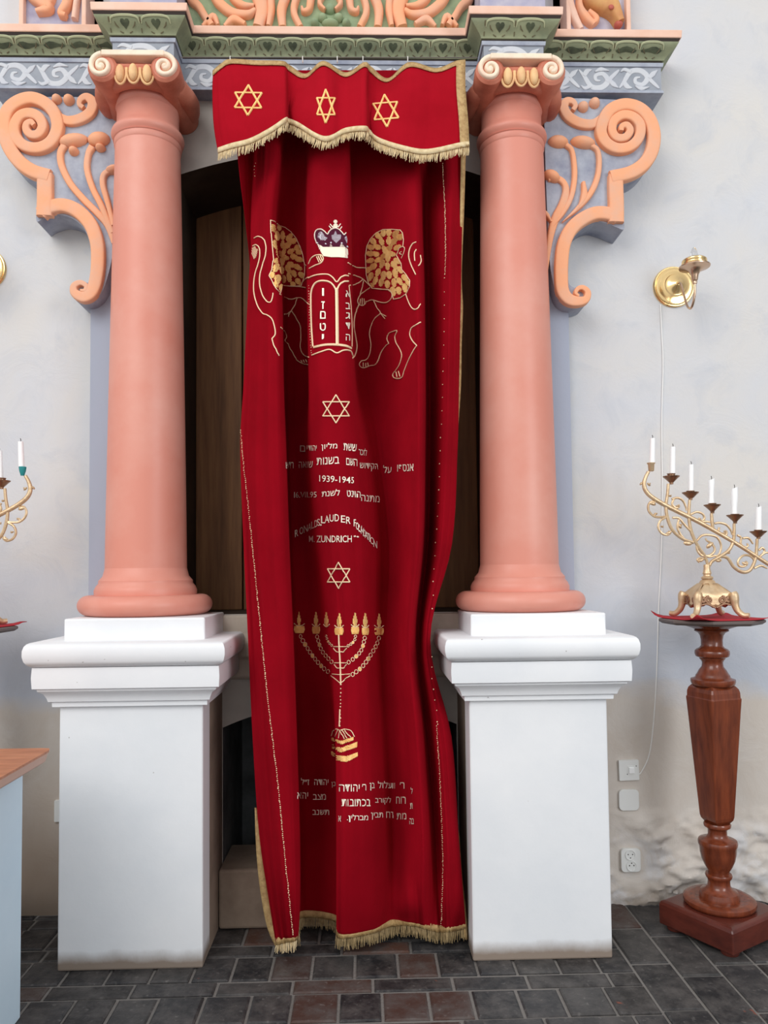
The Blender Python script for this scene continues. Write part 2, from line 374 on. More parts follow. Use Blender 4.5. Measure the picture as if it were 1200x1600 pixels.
# the body behind the columns, pierced by two arched niches
ul, ur = P(273, 600, YB).x, P(766, 600, YB).x
ll, lr = dieL[1], dieR[0]
zsill = P(520, 958, YB).z
def arch_u(x):
    hw = (ur-ul)/2; xm = (ul+ur)/2; R_ = hw/0.34; return zu0 + math.sqrt(max(0, R_*R_-(x-xm)**2)) - math.sqrt(R_*R_-hw*hw)
def arch_l(x):
    hw = (lr-ll)/2; xm = (ll+lr)/2; R_ = hw/0.40; return zl0 + math.sqrt(max(0, R_*R_-(x-xm)**2)) - math.sqrt(R_*R_-hw*hw)
zu0 = (P(279, 266, YB).z+P(752, 279, YB).z)/2 - 0.01
zl0 = P(350, 1137, YB).z
ZT = P(300, 139, -0.11).z + 0.01; DU, DL = 0.32, 0.40
xs = sorted(set([bodyL, bodyR, ul, ur, ll, lr]+[ul+(ur-ul)*i/40 for i in range(41)]))
mb = MB(); lin_u = MB(); lin_l = MB()
for a, b in zip(xs[:-1], xs[1:]):
    xm = (a+b)/2; inu = ul < xm < ur; inl = ll < xm < lr
    def q(za, zb, zc, zd): mb.add([(a, YB, za), (b, YB, zb), (b, YB, zd), (a, YB, zc)], [(0, 1, 2, 3)])
    z0a, z0b = (arch_l(a), arch_l(b)) if inl else (0.0, 0.0)
    if inu:
        q(z0a, z0b, zsill, zsill); q(arch_u(a), arch_u(b), ZT, ZT)
        lin_u.add([(a, YB, arch_u(a)), (b, YB, arch_u(b)), (b, DU, arch_u(b)), (a, DU, arch_u(a))], [(0, 1, 2, 3)])
        lin_u.add([(a, YB, zsill), (b, YB, zsill), (b, DU, zsill), (a, DU, zsill)], [(3, 2, 1, 0)])
    else: q(z0a, z0b, ZT, ZT)
    if inl: lin_l.add([(a, YB, z0a), (b, YB, z0b), (b, DL, z0b), (a, DL, z0a)], [(0, 1, 2, 3)])
mb.add([(bodyL, YB, 0), (bodyL, 0.02, 0), (bodyL, 0.02, ZT), (bodyL, YB, ZT)], [(0, 1, 2, 3)])
mb.add([(bodyR, YB, 0), (bodyR, 0.02, 0), (bodyR, 0.02, ZT), (bodyR, YB, ZT)], [(3, 2, 1, 0)])
struct(mb.build('wall_back', body_mat(colL, colR)))
for x in (ul, ur): lin_u.add([(x, YB, zsill), (x, DU, zsill), (x, DU, arch_u(x)), (x, YB, arch_u(x))], [(0, 1, 2, 3)])
for x in (ll, lr): lin_l.add([(x, YB, 0), (x, DL, 0), (x, DL, arch_l(x)), (x, YB, arch_l(x))], [(0, 1, 2, 3)])
struct(lin_u.build('wall_niche', M['niche'])); 
mb = MB(); mb.box(ll-0.02, lr+0.02, DL, DL+0.03, -0.02, zsill-0.05); mb_l = lin_l; mb_l.v and None
struct(lin_l.build('wall_cellar', M['low_niche'])); struct(mb.build('wall_cellar_back', M['low_niche']))
mb = MB()
for i in range(6):
    a = ul+(ur-ul)*i/6; b = ul+(ur-ul)*(i+1)/6; mb.box(a+0.003, b-0.003, DU-0.02, DU+0.03, zsill, zu0+0.35)
mb.box(ul-0.02, ur+0.02, DU+0.028, DU+0.05, zsill-0.02, zu0+0.4)
struct(mb.build('wall_niche_back', M['wood_dark'], bevel=0.004))
mb = MB(); mb.add([(bodyL-0.02, 0.0, ZT-0.05), (bodyR+0.02, 0.0, ZT-0.05), (bodyR+0.02, 0.0, 4.2), (bodyL-0.02, 0.0, 4.2)], [(0, 1, 2, 3)]); struct(mb.build('wall_back_upper', M['wall']))
# piers behind the pedestals, the sill between them and the stone block below
for i, d in enumerate((dieL, dieR)):
    mb = MB(); mb.box(d[0]+0.004, d[1]-0.002, -0.30, 0.0, 0, zl(1101)); struct(mb.build('trim_%d' % (i+1), M['brown']))
mb = MB(); za = lambda py, Y: P(365, py, Y).z
mb.loft([[(ll-0.03, yy, zz), (lr+0.03, yy, zz), (lr+0.03, YB+0.02, zz), (ll-0.03, YB+0.02, zz)] for yy, zz in
         ((-0.07, za(1062, -.07)), (-0.085, za(1058, -.085)), (-0.085, za(1030, -.085)), (-0.10, za(1027, -.10)), (-0.105, za(1005, -.105)), (-0.09, za(996, -.09)), (-0.085, za(990, -.085)), (-0.085, za(962, -.085)))])
struct(mb.build('trim_3', M['beige'], bevel=0.006))
mb = MB(); mb.box(ll, lr, -0.15, 0.12, 0, P(380, 1359, -.15).z); struct(mb.build('trim_4', M['brown'], bevel=0.01))
# ------------------------------------------------------------------ pedestals
def pedestal(d, label):
    t = thing('pedestal', label, 'pedestal', ((d[0]+d[1])/2, (YPF+YB)/2, 0), 'white pedestals under the columns')
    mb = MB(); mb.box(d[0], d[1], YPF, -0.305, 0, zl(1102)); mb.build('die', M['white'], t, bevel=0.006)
    R_ = [(1103, .004), (1103, .017), (1096, .018), (1095, .027), (1090, .030), (1083, .038), (1079, .052), (1076, .053), (1075, .064), (1058, .066), (1042, .064)]
    mb = MB(); mb.rects(d[0], d[1], YPF, YB, [(zl(py, YPF-o), o) for py, o in R_]); mb.build('moulding', M['white'], t, smooth=True, angle=30)
    R_ = [(1041, .066), (1038, .076), (1033, .083), (1025, .087), (1016, .087), (1009, .083), (1005, .077), (1003, .070)]
    mb = MB(); mb.rects(d[0], d[1], YPF, YB, [(zl(py, YPF-o), o) for py, o in R_]); mb.build('cap_slab', M['white'], t, smooth=True, angle=50)
    mb = MB(); mb.rects(d[0]+0.01, d[1]+0.005, YPF+0.005, YB, [(zl(1003, YPF), 0), (zl(966, YPF), 0)]); mb.build('plinth', M['white'], t, bevel=0.006)
pedestal(dieL, 'white moulded pedestal whose column stands nearest the pale blue table')
pedestal(dieR, 'white moulded pedestal whose column stands nearest the wall switches and double outlet')
# ------------------------------------------------------------------ columns
zc = lambda py: P(230, py, YCOL).z
k = s(YCOL)
ZB = zl(966, YPF)                             # top of the pedestal plinth
def column(cx, label):
    t = thing('column', label, 'column', (cx, YCOL, ZB), 'terracotta ionic columns of the ark')
    mb = MB(); n = 16; pr = []
    zb0, zb1 = ZB, zc(929)
    for i in range(n+1):
        a = -math.pi/2+math.pi*i/n; pr.append((k*(100-16)+k*16*math.cos(a), (zb0+zb1)/2+(zb1-zb0)/2*math.sin(a)))
    pr += [(k*76, zb1), (k*76.5, zc(922)), (k*74, zc(916)), (k*70, zc(911)), (k*70, zc(907)), (k*64, zc(900)), (k*61, zc(888))]
    mb.lathe(pr, cx, YCOL, 56); mb.build('base', M['column'], t, smooth=True, angle=40)
    zt = zc(176)
    mb = MB(); pr = [(k*(61-11*(i/20)**1.15), lerp(zc(888), zc(238), i/20)) for i in range(21)]
    mb.lathe(pr, cx, YCOL, 56); mb.build('shaft', M['column'], t, smooth=True)
    mb = MB(); pr = [(k*50, zc(238)), (k*51.5, zc(236)), (k*51.5, zc(229)), (k*53, zc(228))]
    for i in range(11): a = -math.pi/2+math.pi*i/10; pr.append((k*(51+5*math.cos(a)), lerp(zc(227), zc(209), i/10)))
    pr += [(k*48, zc(204)), (k*47.5, zc(190)), (k*48, zc(180)), (k*51, zc(177)), (k*52.5, zc(172)), (k*52.5, zc(166)), (k*51, zc(163))]
    mb.lathe(pr, cx, YCOL, 56); mb.build('neck', M['column'], t, smooth=True, angle=40)
    # capital
    yf = -0.365; kk = s(yf); z = lambda py: P(212, py, yf).z
    cap = MB(); pr = [(k*50, zc(166)), (k*53, z(119)), (k*60, z(124)), (k*70, z(124)), (k*77, z(120)), (k*80, z(113)), (k*80, z(105)), (k*76, z(98)), (k*70, z(92)), (k*66, z(84))]
    cap.lathe(pr, cx, YCOL, 48)
    co = cap.build('capital', M['capital'], t, smooth=True, angle=50)
    # scroll (spiral band) at the front, rolled cushion behind it
    zt_ = z(79); rs = kk*24; zcv = zt_-rs-0.002; hw = kk*50
    ab = MB(); ab.box(cx-hw, cx+hw, yf-0.007, YB, zt_-kk*9.2, zt_); ab.build('abacus', M['cream'], co, bevel=0.004)
    for sg in (-1, 1):
        vx = cx+sg*hw; pts = []; ws = []
        for i in range(56):
            f_ = i/55; th = f_*1.55*2*math.pi; r = lerp(rs-kk*4.2, kk*3.6, f_**0.8)
            pts.append((vx+sg*r*math.sin(th), zcv+r*math.cos(th))); ws.append(kk*lerp(9.0, 7.5, f_))
        eb = MB(); eb.ell((vx, yf+0.004, zcv), (kk*5.5, 0.012, kk*5.5)); eb.build('volute_eye', M['cream'], co, smooth=True)
        v = MB(); v.band(pts, ws, yf+0.022, 0.030, 10); v.build('volute', M['cream'], co, smooth=True, angle=50)
        d_ = MB(); n = 28; rings = []
        for yy, rr in ((yf+0.004, 0.80), (yf+0.012, 0.97), (yf+0.03, 1.0), (-0.25, 0.93), (-0.20, 0.90), (-0.14, 0.98), (-0.08, 1.05), (YB-0.002, 1.05)):
            rings.append([(vx+rs*rr*math.cos(2*math.pi*j/n), yy, zcv+rs*rr*math.sin(2*math.pi*j/n)-(yy-yf)*0.05) for j in range(n)])
        d_.loft(rings); d_.build('bolster', M['capital'], co, smooth=True)
    fl = MB(); pts = [(cx-hw*0.62, z(96)), (cx+hw*0.62, z(96))]; fl.band(pts, [kk*6], yf+0.03, 0.012); fl.build('fillet', M['capital'], co, smooth=True)
    R1 = k*80
    for j in (-1, 0, 1):
        a = j*0.245; ex, ey = cx+math.sin(a)*R1*1.02, YCOL-math.cos(a)*R1*1.02
        e = MB(); e.ell((ex, ey, z(112)), (0.016, 0.016, 0.031)); e.build('egg', M['egg'], co, smooth=True)
        u = MB(); pp = []
        for q_ in range(13):
            b_ = math.pi*q_/12; aa = a+math.cos(b_)*0.118; rr = R1*1.02-0.006*math.sin(b_)
            pp.append((cx+math.sin(aa)*rr, YCOL-math.cos(aa)*rr, z(110)-math.sin(b_)*0.040+(0.012 if q_ in (0, 12) else 0)))
        u.tube(pp, [0.0045], 7); u.build('egg_rim', M['egg'], co, smooth=True)
column(colL, 'smooth terracotta column with scrolled capital, nearest the pale blue table')
column(colR, 'smooth terracotta column with scrolled capital, nearest the red-brown candle stand')
# ------------------------------------------------------------------ entablature
YFZ = -0.125; RES = 0.115; hwf = 0.112
zf0, zf1 = P(300, 139, YFZ).z, P(300, 95, YFZ).z
ztop0 = P(300, 52, YFZ-0.06).z; ztop1 = P(300, 38, YFZ-0.065).z
eR = P(1033, 120, YFZ).x; eL = 2*XC-eR
plan = [(eL, 0.0, -1, 0), (eL, YFZ, -1, -1), (colL-hwf, YFZ, -1, -1), (colL-hwf, YFZ-RES, -1, -1), (colL+hwf, YFZ-RES, 1, -1), (colL+hwf, YFZ, 1, -1),
        (colR-hwf, YFZ, -1, -1), (colR-hwf, YFZ-RES, -1, -1), (colR+hwf, YFZ-RES, 1, -1), (colR+hwf, YFZ, 1, -1), (eR, YFZ, 1, -1), (eR, 0.0, 1, 0)]
def ent(rings):
    m_ = MB(); m_.loft([[(x+sx_*o, y_+sy_*o, z) for x, y_, sx_, sy_ in plan] for z, o in rings]); return m_
et = thing('entablature', 'painted cornice with grey scroll frieze and green leaf moulding across the column capitals', 'cornice', (XC, -0.1, zf0))
fz = ent([(zf0, 0.0), (zf1-0.012, 0.0)]).build('frieze', M['frieze'], et)
ent([(zf0-0.006, 0.006), (zf0+0.004, 0.006)]).build('frieze_fillet', M['plate'], et)
ent([(zf1-0.012, 0.006), (zf1+0.002, 0.008)]).build('upper_fillet', M['plate'], et)
ent([(zf1+0.002, 0.002), (zf1+0.010, 0.004)]).build('lower_outline', M['darkline'], et)
cy0, cy1 = zf1+0.010, ztop0-0.009
def cyma(t): return cy0+(cy1-cy0)*t, 0.010+0.038*(0.5-0.5*math.cos(math.pi*t))*0.8+0.012*t
cm = ent([(cyma(i/14)) for i in range(15)]).build('leaf_moulding', M['green'], et, smooth=True, angle=35)
ent([(cy1, 0.050), (ztop0+0.002, 0.056)]).build('upper_outline', M['darkline'], et)
ent([(ztop0+0.002, 0.060), (ztop1, 0.062)]).build('top_fillet', M['pink'], et, bevel=0.003)
# painted leaves and hearts along the moulding
def spans():
    return [(eL, colL-hwf, 0), (colL-hwf, colL+hwf, 1), (colL+hwf, colR-hwf, 0), (colR-hwf, colR+hwf, 1), (colR+hwf, eR, 0)]
for x0, x1, f_ in spans():
    yp = YFZ-(RES if f_ else 0); hb, vb, pb = MB(), MB(), MB()
    n = max(2, round((x1-x0-0.03)/0.094)); st = (x1-x0)/n
    def on(x, t, e=0.0018):
        z_, o_ = cyma(t); return (x, yp-o_-e, z_)
    for i in range(n):
        cx = x0+st*(i+0.5)
        # heart
        H = []
        for q_ in range(16):
            a = 2*math.pi*q_/16; hx = 16*math.sin(a)**3; hz = 13*math.cos(a)-5*math.cos(2*a)-2*math.cos(3*a)-math.cos(4*a)
            H.append(on(cx+hx*0.00105, min(0.95, max(0.05, 0.56+hz*0.017))))
        if x0 in (eL, colR+hwf): H = [on(cx+st*0.42*math.cos(a), 0.5+0.13*math.sin(a)*(1+0.5*math.sin(3*a+i))) for a in [2*math.pi*q_/16 for q_ in range(16)]]
        c0 = on(cx, 0.56, 0.003); hb.add([c0]+H, [(0, 1+q_, 1+(q_+1) % 16) for q_ in range(16)])
        A = cr([(cx-st*0.47, 0.55), (cx-st*0.42, 0.82), (cx-st*0.2, 0.95), (cx+st*0.2, 0.95), (cx+st*0.42, 0.82), (cx+st*0.47, 0.55)], 5)
        pb.tube([on(x, t, 0.0) for x, t in A], [0.002, 0.0045, 0.0045, 0.002], 5)
        for sg in (-1, 1):
            vb.tube([on(cx+sg*st*0.33, 0.62), on(cx+sg*st*0.30, 0.48), on(cx+sg*st*0.22, 0.36)], [0.0012, 0.0022, 0.001], 5)
            vb.tube([on(cx+sg*st*0.20, 0.20), on(cx+sg*st*0.10, 0.10)], [0.0012, 0.002], 5)
        vb.tube([on(cx-st*0.5, 0.85), on(cx-st*0.5, 0.6)], [0.002], 5); vb.tube([on(cx-st*0.5, 0.34), on(cx-st*0.5, 0.12)], [0.0016], 5)
    hb.build('painted_heart_pattern', M['heart'], cm); vb.build('painted_vein_pattern', M['vein'], cm); pb.build('painted_leaf_pattern', M['pale_leaf'], cm)
# white arabesque on the frieze
zm = (zf0+zf1)/2-0.004; hh = (zf1-zf0)*0.36
for x0, x1, f_ in spans():
    yp = YFZ-(RES if f_ else 0); ab = MB()
    n = max(1, round((x1-x0)/0.17)); st = (x1-x0-0.02)/n
    for i in range(n):
        a = x0+0.01+st*i; sg = 1 if i % 2 == 0 else -1
        A = lambda L: [(a+st*u, zm+sg*hh*w) for u, w in cr(L, 6)]
        wv = A([(0, -0.9), (0.12, -0.3), (0.3, 0.75), (0.55, 0.85), (0.72, 0.2), (0.6, -0.5), (0.42, -0.35), (0.42, 0.1), (0.53, 0.2)])
        ab.band(wv, [v*1.4 for v in [0.004, 0.013, 0.016, 0.016, 0.012, 0.010, 0.004]], yp-0.0005, 0.0019, 6)
        ab.band(A([(0.70, 0.3), (0.82, -0.2), (0.95, -0.7), (1.0, -0.9)]), [v*1.5 for v in [0.012, 0.010, 0.004]], yp-0.0005, 0.0024, 6)
        ab.band(A([(0.12, -0.3), (0.2, -0.75), (0.32, -0.9)]), [v*1.5 for v in [0.012, 0.014, 0.002]], yp-0.0005, 0.0029, 6)
        ab.band(A([(0.75, 0.1), (0.86, 0.55), (0.97, 0.9)]), [v*1.5 for v in [0.010, 0.014, 0.002]], yp-0.0005, 0.0034, 6)
        ab.band(A([(0.3, 0.7), (0.14, 0.95), (0.04, 0.7)]), [v*1.5 for v in [0.010, 0.010, 0.002]], yp-0.0005, 0.0039, 6)
        ab.band(A([(0.40, -0.7), (0.55, -0.95), (0.75, -0.8)]), [v*1.5 for v in [0.004, 0.012, 0.002]], yp-0.0005, 0.0044, 6)
    ab.build('painted_scroll_pattern', M['scroll'], fz)
# ------------------------------------------------------------------ carved panels over the cornice
def pts_px(L, Y, n=6): return [(P(x, y, Y).x, P(x, y, Y).z) for x, y in cr(L, n)]
YPN = -0.10
pt = thing('relief_panel', 'carved green panel with orange acanthus scrolls above the curtain', 'relief', (XC, YPN, ztop1), 'carved panels above the cornice')
xa, xb = colL+hwf+0.02, colR-hwf-0.02
mb = MB(); mb.box(xa, xb, YPN, -0.002, ztop1, ztop1+0.55); mb.build('panel_ground', M['ground'], pt)
for sg in (1, -1):
    mx = (lambda x: x) if sg == 1 else (lambda x: 2*516-x)
    for L, w in (([(290, -30), (298, 0), (312, 14), (322, 30), (332, 44)], [8, 14, 12, 12]), ([(325, -30), (338, 0), (350, 14), (366, 24), (388, 26), (400, 20)], [14, 16, 16, 13, 8]),
                 ([(352, -30), (366, 0), (380, 12), (398, 14)], [14, 14, 12, 6]), ([(400, -40), (404, -10), (410, 20), (404, 45)], [26, 26, 22, 18]),
                 ([(432, -30), (424, -5), (424, 20), (420, 45)], [10, 12, 12, 8]),
                 ([(458, -25), (446, 0), (440, 20), (442, 46)], [12, 15, 15, 12]), ([(474, -20), (462, 5), (460, 24), (470, 46)], [8, 11, 11, 10]),
                 ([(490, -25), (486, 0), (483, 18), (475, 22), (472, 16)], [12, 12, 9, 4]), ([(318, 46), (334, 30), (342, 44)], [6, 12, 6]), ([(352, 46), (366, 34), (384, 42)], [6, 14, 8]),
                 ([(516, -20), (504, -4), (500, 10), (508, 20)], [10, 10, 8, 5])):
        m_ = MB(); m_.band(pts_px([(mx(x), y) for x, y in L], YPN), [v*s(YPN) for v in w], YPN+0.004, 0.030); m_.build('acanthus_scroll', M['orange'], pt, smooth=True, angle=60)
m_ = MB()
for x, y, rx, rz in ((516, 16, 9, 8), (504, 30, 8, 7), (529, 30, 8, 7), (516, 38, 14, 6), (492, 38, 7, 6), (541, 38, 7, 6)):
    p = P(x, y, YPN); m_.ell((p.x, YPN, p.z), (rx*s(YPN), 0.028, rz*s(YPN)))
m_.build('carved_mask', M['ground'], pt, smooth=True)
def side_panel(xa, xb, label, fr, shapes, head):
    t = thing('relief_panel', label, 'relief', ((xa+xb)/2, -0.07, ztop1), 'carved panels above the cornice')
    m_ = MB(); m_.box(xa, xb, -0.075, -0.002, ztop1, ztop1+0.5); m_.build('panel_ground', M['lavender'], t)
    m_ = MB(); w = 0.018
    for a, b in ((xa-w, xa), (xb, xb+w)): m_.box(a, b, -0.10, -0.002, ztop1, ztop1+0.5)
    m_.build('panel_frame', M['pink'], t, bevel=0.004)
    for L, w, mm, d in shapes:
        m_ = MB(); m_.band(pts_px(L, -0.075), [v*s(-0.075) for v in w], -0.072, d); m_.build('carved_scroll', M[mm], t, smooth=True, angle=60)
    head(t)
def head_r(t):
    m_ = MB(); m_.band(pts_px([(918, -40), (920, -8), (934, 4), (950, 14), (960, 28), (966, 42)], -0.08), [v*s(-0.08) for v in (34, 40, 38, 34, 20, 14)], -0.07, 0.055, 14)
    h = m_.build('beast_head', M['gold_head'], t, smooth=True, angle=70)
    p = P(955, 11, -0.125); m_ = MB(); m_.ell(p, (0.011, 0.006, 0.010)); m_.build('eye', M['redlip'], h, smooth=True)
    p = P(966, 39, -0.10); m_ = MB(); m_.ell(p, (0.017, 0.02, 0.014)); m_.build('snout', M['redlip'], h, smooth=True)
side_panel(P(890, 20, -.08).x, P(976, 20, -.08).x, 'carved lavender panel with an ochre beast head above the cornice', 0,
           [([(892, -40), (888, 0), (894, 25), (906, 50)], [14, 14, 14, 10], 'pink', 0.03), ([(904, -20), (904, 14), (914, 32), (926, 44)], [8, 10, 14, 10], 'orange', 0.035), ([(918, 22), (930, 34), (922, 44)], [8, 12, 6], 'orange', 0.03)], head_r)
side_panel(P(40, 20, -.08).x, P(130, 20, -.08).x, 'carved lavender panel with orange leaf scrolls above the cornice', 0,
           [([(48, -40), (54, -6), (68, 6), (78, 18), (60, 24)], [16, 24, 22, 16, 8], 'orange', 0.035), ([(62, -30), (80, -4), (74, 20)], [14, 18, 8], 'orange', 0.03),
            ([(128, -30), (112, -6), (106, 12), (98, 26), (106, 30)], [16, 16, 15, 12, 8], 'orange', 0.035), ([(126, -20), (121, 10), (118, 34)], [9, 9, 9], 'pink', 0.03)], lambda t: None)
for cx in (colL, colR):
    mb = MB(); mb.box(cx-hwf-0.01, cx+hwf+0.01, YFZ-RES, 0.0, ztop1, ztop1+0.5); struct(mb.build('trim_5', M['lavender']))
# ------------------------------------------------------------------ carved brackets
def spline_px(L, Y, n): return [(P(x, y, Y).x, P(x, y, Y).z) for x, y in cr(L, n)]
def bracket(label, outline, rim, stems, heads, lumps, at):
    Yf, Yr = -0.128, -0.092; ks = s(-0.15)
    t = thing('scroll_bracket', label, 'bracket', P(*at, -0.05), 'carved scroll brackets beside the columns')
    m_ = MB(); m_.prism([(P(x, y, -0.15).x, P(x, y, -0.15).z) for x, y in cr(outline, 4)], -0.128, -0.001); m_.build('back_plate', M['plate'], t)
    for nm, L, w, d in rim:
        m_ = MB(); m_.band(spline_px(L, -0.15, 6), [v*ks for v in w], -0.122, d*0.72, 14, 0.28); m_.build(nm, M['orange'], t, smooth=True, angle=38)
    for si_, (L, w) in enumerate(stems):
        m_ = MB(); m_.band(spline_px(L, -0.15, 6), [v*ks for v in w], -0.124, 0.019+0.0011*si_, 10, 0.5); m_.build('leaf_stem', M['orange'], t, smooth=True, angle=60)
    for x, y, rx, rz, rot in heads:
        p = P(x, y, -0.15); m_ = MB(); m_.ell((p.x, -0.128, p.z), (rx*ks, 0.034, rz*ks), rot=rot); m_.build('leaf_tip', M['orange'], t, smooth=True)
    for x, y, r in lumps:
        p = P(x, y, -0.15); m_ = MB(); m_.ell((p.x, -0.128, p.z), (r*ks, 0.028, r*ks)); m_.build('berry', M['orange'], t, smooth=True)
bracket('carved orange scroll bracket on the wall side of the column nearest the candle stand',
    [(852, 148), (900, 148), (960, 150), (985, 153), (1010, 162), (1026, 182), (1033, 210), (1030, 232), (1020, 252), (1003, 268), (976, 281), (975, 300), (977, 335), (978, 354), (966, 351), (948, 344), (930, 341), (912, 350), (900, 365), (893, 382), (891, 410), (891, 438), (900, 446), (912, 445), (922, 452), (924, 463), (917, 472), (900, 476), (885, 473), (873, 462), (867, 440), (861, 400), (856, 300), (853, 200)],
    [('scroll_rim', [(905, 462), (900, 457), (904, 450), (912, 449), (919, 456), (916, 467), (903, 470), (889, 466), (880, 453), (878, 430), (879, 400), (883, 377), (893, 357), (909, 342), (930, 332), (950, 332), (966, 338)], [4, 7, 9, 12, 18, 21, 22, 22, 22, 22, 22], 0.040),
     ('scroll_rim', [(964, 346), (964, 320), (963, 290), (963, 272)], [25, 25, 25, 24], 0.042),
     ('volute', [(955, 276), (985, 269), (1006, 256), (1019, 236), (1023, 210), (1016, 185), (1000, 168), (977, 162), (955, 170), (943, 188), (940, 206), (948, 222), (965, 231), (985, 228), (999, 214), (1001, 195), (990, 182), (974, 179), (960, 188), (957, 203), (964, 214), (977, 214), (985, 204), (980, 195), (972, 197), (971, 204)],
      [22, 22, 22, 21, 20, 20, 19, 18, 17, 17, 16, 15, 14, 13, 11, 8], 0.044),
     ('small_scroll', [(944, 180), (928, 191), (908, 190), (890, 180), (882, 166), (886, 156), (895, 156), (900, 163), (896, 170)], [12, 16, 17, 16, 12, 9, 7], 0.034)],
    [([(853, 440), (857, 400), (862, 365), (869, 340), (880, 318), (886, 296), (882, 282), (870, 275), (858, 277)], [5, 8, 12, 15, 13, 10, 10, 8]),
     ([(866, 352), (880, 332), (893, 308), (899, 280), (899, 255), (895, 232), (886, 223)], [1, 8, 9, 9, 8, 8]),
     ([(880, 345), (905, 322), (924, 300), (935, 275), (938, 250), (935, 232), (925, 224)], [1, 9, 10, 9, 8, 8]),
     ([(902, 326), (914, 305), (913, 282)], [1, 12, 6]), ([(862, 345), (856, 334), (850, 327)], [3, 7, 5])],
    [(874, 218, 17, 10, -0.1), (913, 219, 21, 10, -0.15), (864, 272, 15, 9, -0.5)], [(913, 163, 9), (931, 157, 9)], (905, 300))
bracket('carved orange scroll bracket on the wall side of the column nearest the blue table',
    [(179, 146), (130, 146), (60, 146), (30, 149), (5, 163), (-6, 192), (-2, 222), (12, 248), (34, 267), (56, 283), (55, 310), (53, 341), (66, 336), (85, 331), (105, 335), (122, 346), (132, 361), (138, 380), (141, 408), (141, 430), (134, 438), (122, 437), (111, 446), (110, 459), (120, 469), (138, 469), (154, 456), (164, 432), (174, 385), (179, 300), (179, 200)],
    [('scroll_rim', [(125, 453), (132, 453), (134, 446), (125, 441), (115, 446), (116, 457), (130, 463), (143, 454), (150, 430), (152, 402), (150, 376), (140, 349), (120, 328), (96, 319), (72, 324), (62, 332)], [4, 7, 9, 12, 18, 21, 22, 22, 22, 22, 22], 0.040),
     ('scroll_rim', [(68, 336), (69, 310), (69, 290), (69, 270)], [25, 25, 25, 25], 0.042),
     ('volute', [(76, 274), (50, 266), (28, 250), (12, 226), (5, 197), (10, 173), (26, 158), (48, 152), (70, 160), (85, 177), (89, 199), (79, 220), (60, 230), (38, 227), (24, 213), (22, 195), (31, 180), (46, 176), (60, 182), (66, 196), (60, 208), (49, 210), (41, 203), (41, 194), (48, 190), (53, 195)],
      [22, 22, 22, 21, 21, 20, 20, 19, 18, 18, 17, 17, 16, 15, 13, 11, 8], 0.044),
     ('small_scroll', [(84, 176), (104, 186), (124, 183), (140, 172), (143, 157), (134, 149), (125, 153), (123, 161), (129, 166)], [12, 16, 17, 16, 12, 9, 7], 0.034)],
    [([(176, 378), (166, 350), (150, 330), (128, 308), (107, 283), (94, 256), (92, 236), (98, 224)], [7, 10, 11, 11, 11, 11, 11, 12]),
     ([(174, 362), (158, 322), (143, 292), (134, 262), (136, 238), (142, 226)], [9, 10, 10, 10, 10, 12]),
     ([(176, 350), (166, 312), (159, 286), (161, 270), (174, 262)], [8, 9, 10, 10, 8])],
    [(112, 216, 24, 11, 0.15), (113, 233, 8, 7, 0), (152, 214, 18, 12, 0.1), (155, 228, 8, 6, 0), (176, 262, 14, 7, 0.2)], [(86, 151, 8), (105, 152, 9)], (110, 300))
# ------------------------------------------------------------------ the velvet curtain
NSEG = 10
def FOLD(y, d):
    g_ = max(0.0, min(1.0, (y-200)/260)); return d+0.042*(1-g_) if d < -0.24 else d if y < 300 else d+0.0
RIP = lambda u, y, a: a*(mnoise.noise(Vector((u*0.33, y*0.0016, 4.2)))+0.6*mnoise.noise(Vector((u*0.8, y*0.003, 9.1))))
def cloth_rows(rows, nv, fold=False):
    """rows: lists of control points (px, py, Y); smooth across and down"""
    if fold: rows = [r[:1]+[(r[1][0]-5, r[1][1], -.165) if r[1][1] < 430 else (r[1][0]+4, r[1][1], r[1][2]+.09 if r[1][1] < 1440 else r[1][2]+.03)]+r[1:] for r in rows]
    across = []
    rows = [[(x, y, FOLD(y, d)) for x, y, d in r] for r in rows] if fold else rows
    for r in rows: across.append(cr(r, NSEG))
    cols = [cr([a[j] for a in across], nv) for j in range(len(across[0]))]
    cols = [[(x, y, d+RIP(j*13.0/NSEG/1.3, y, 0.012*min(1, max(0, (y-150)/250)) if fold else 0.004)) for x, y, d in c_] for j, c_ in enumerate(cols)]
    return [[P(*cols[j][i]) for j in range(len(cols))] for i in range(len(cols[0]))]
def R(y, xs_, ys_): return [(x, y, d) for x, d in zip(xs_, ys_)]
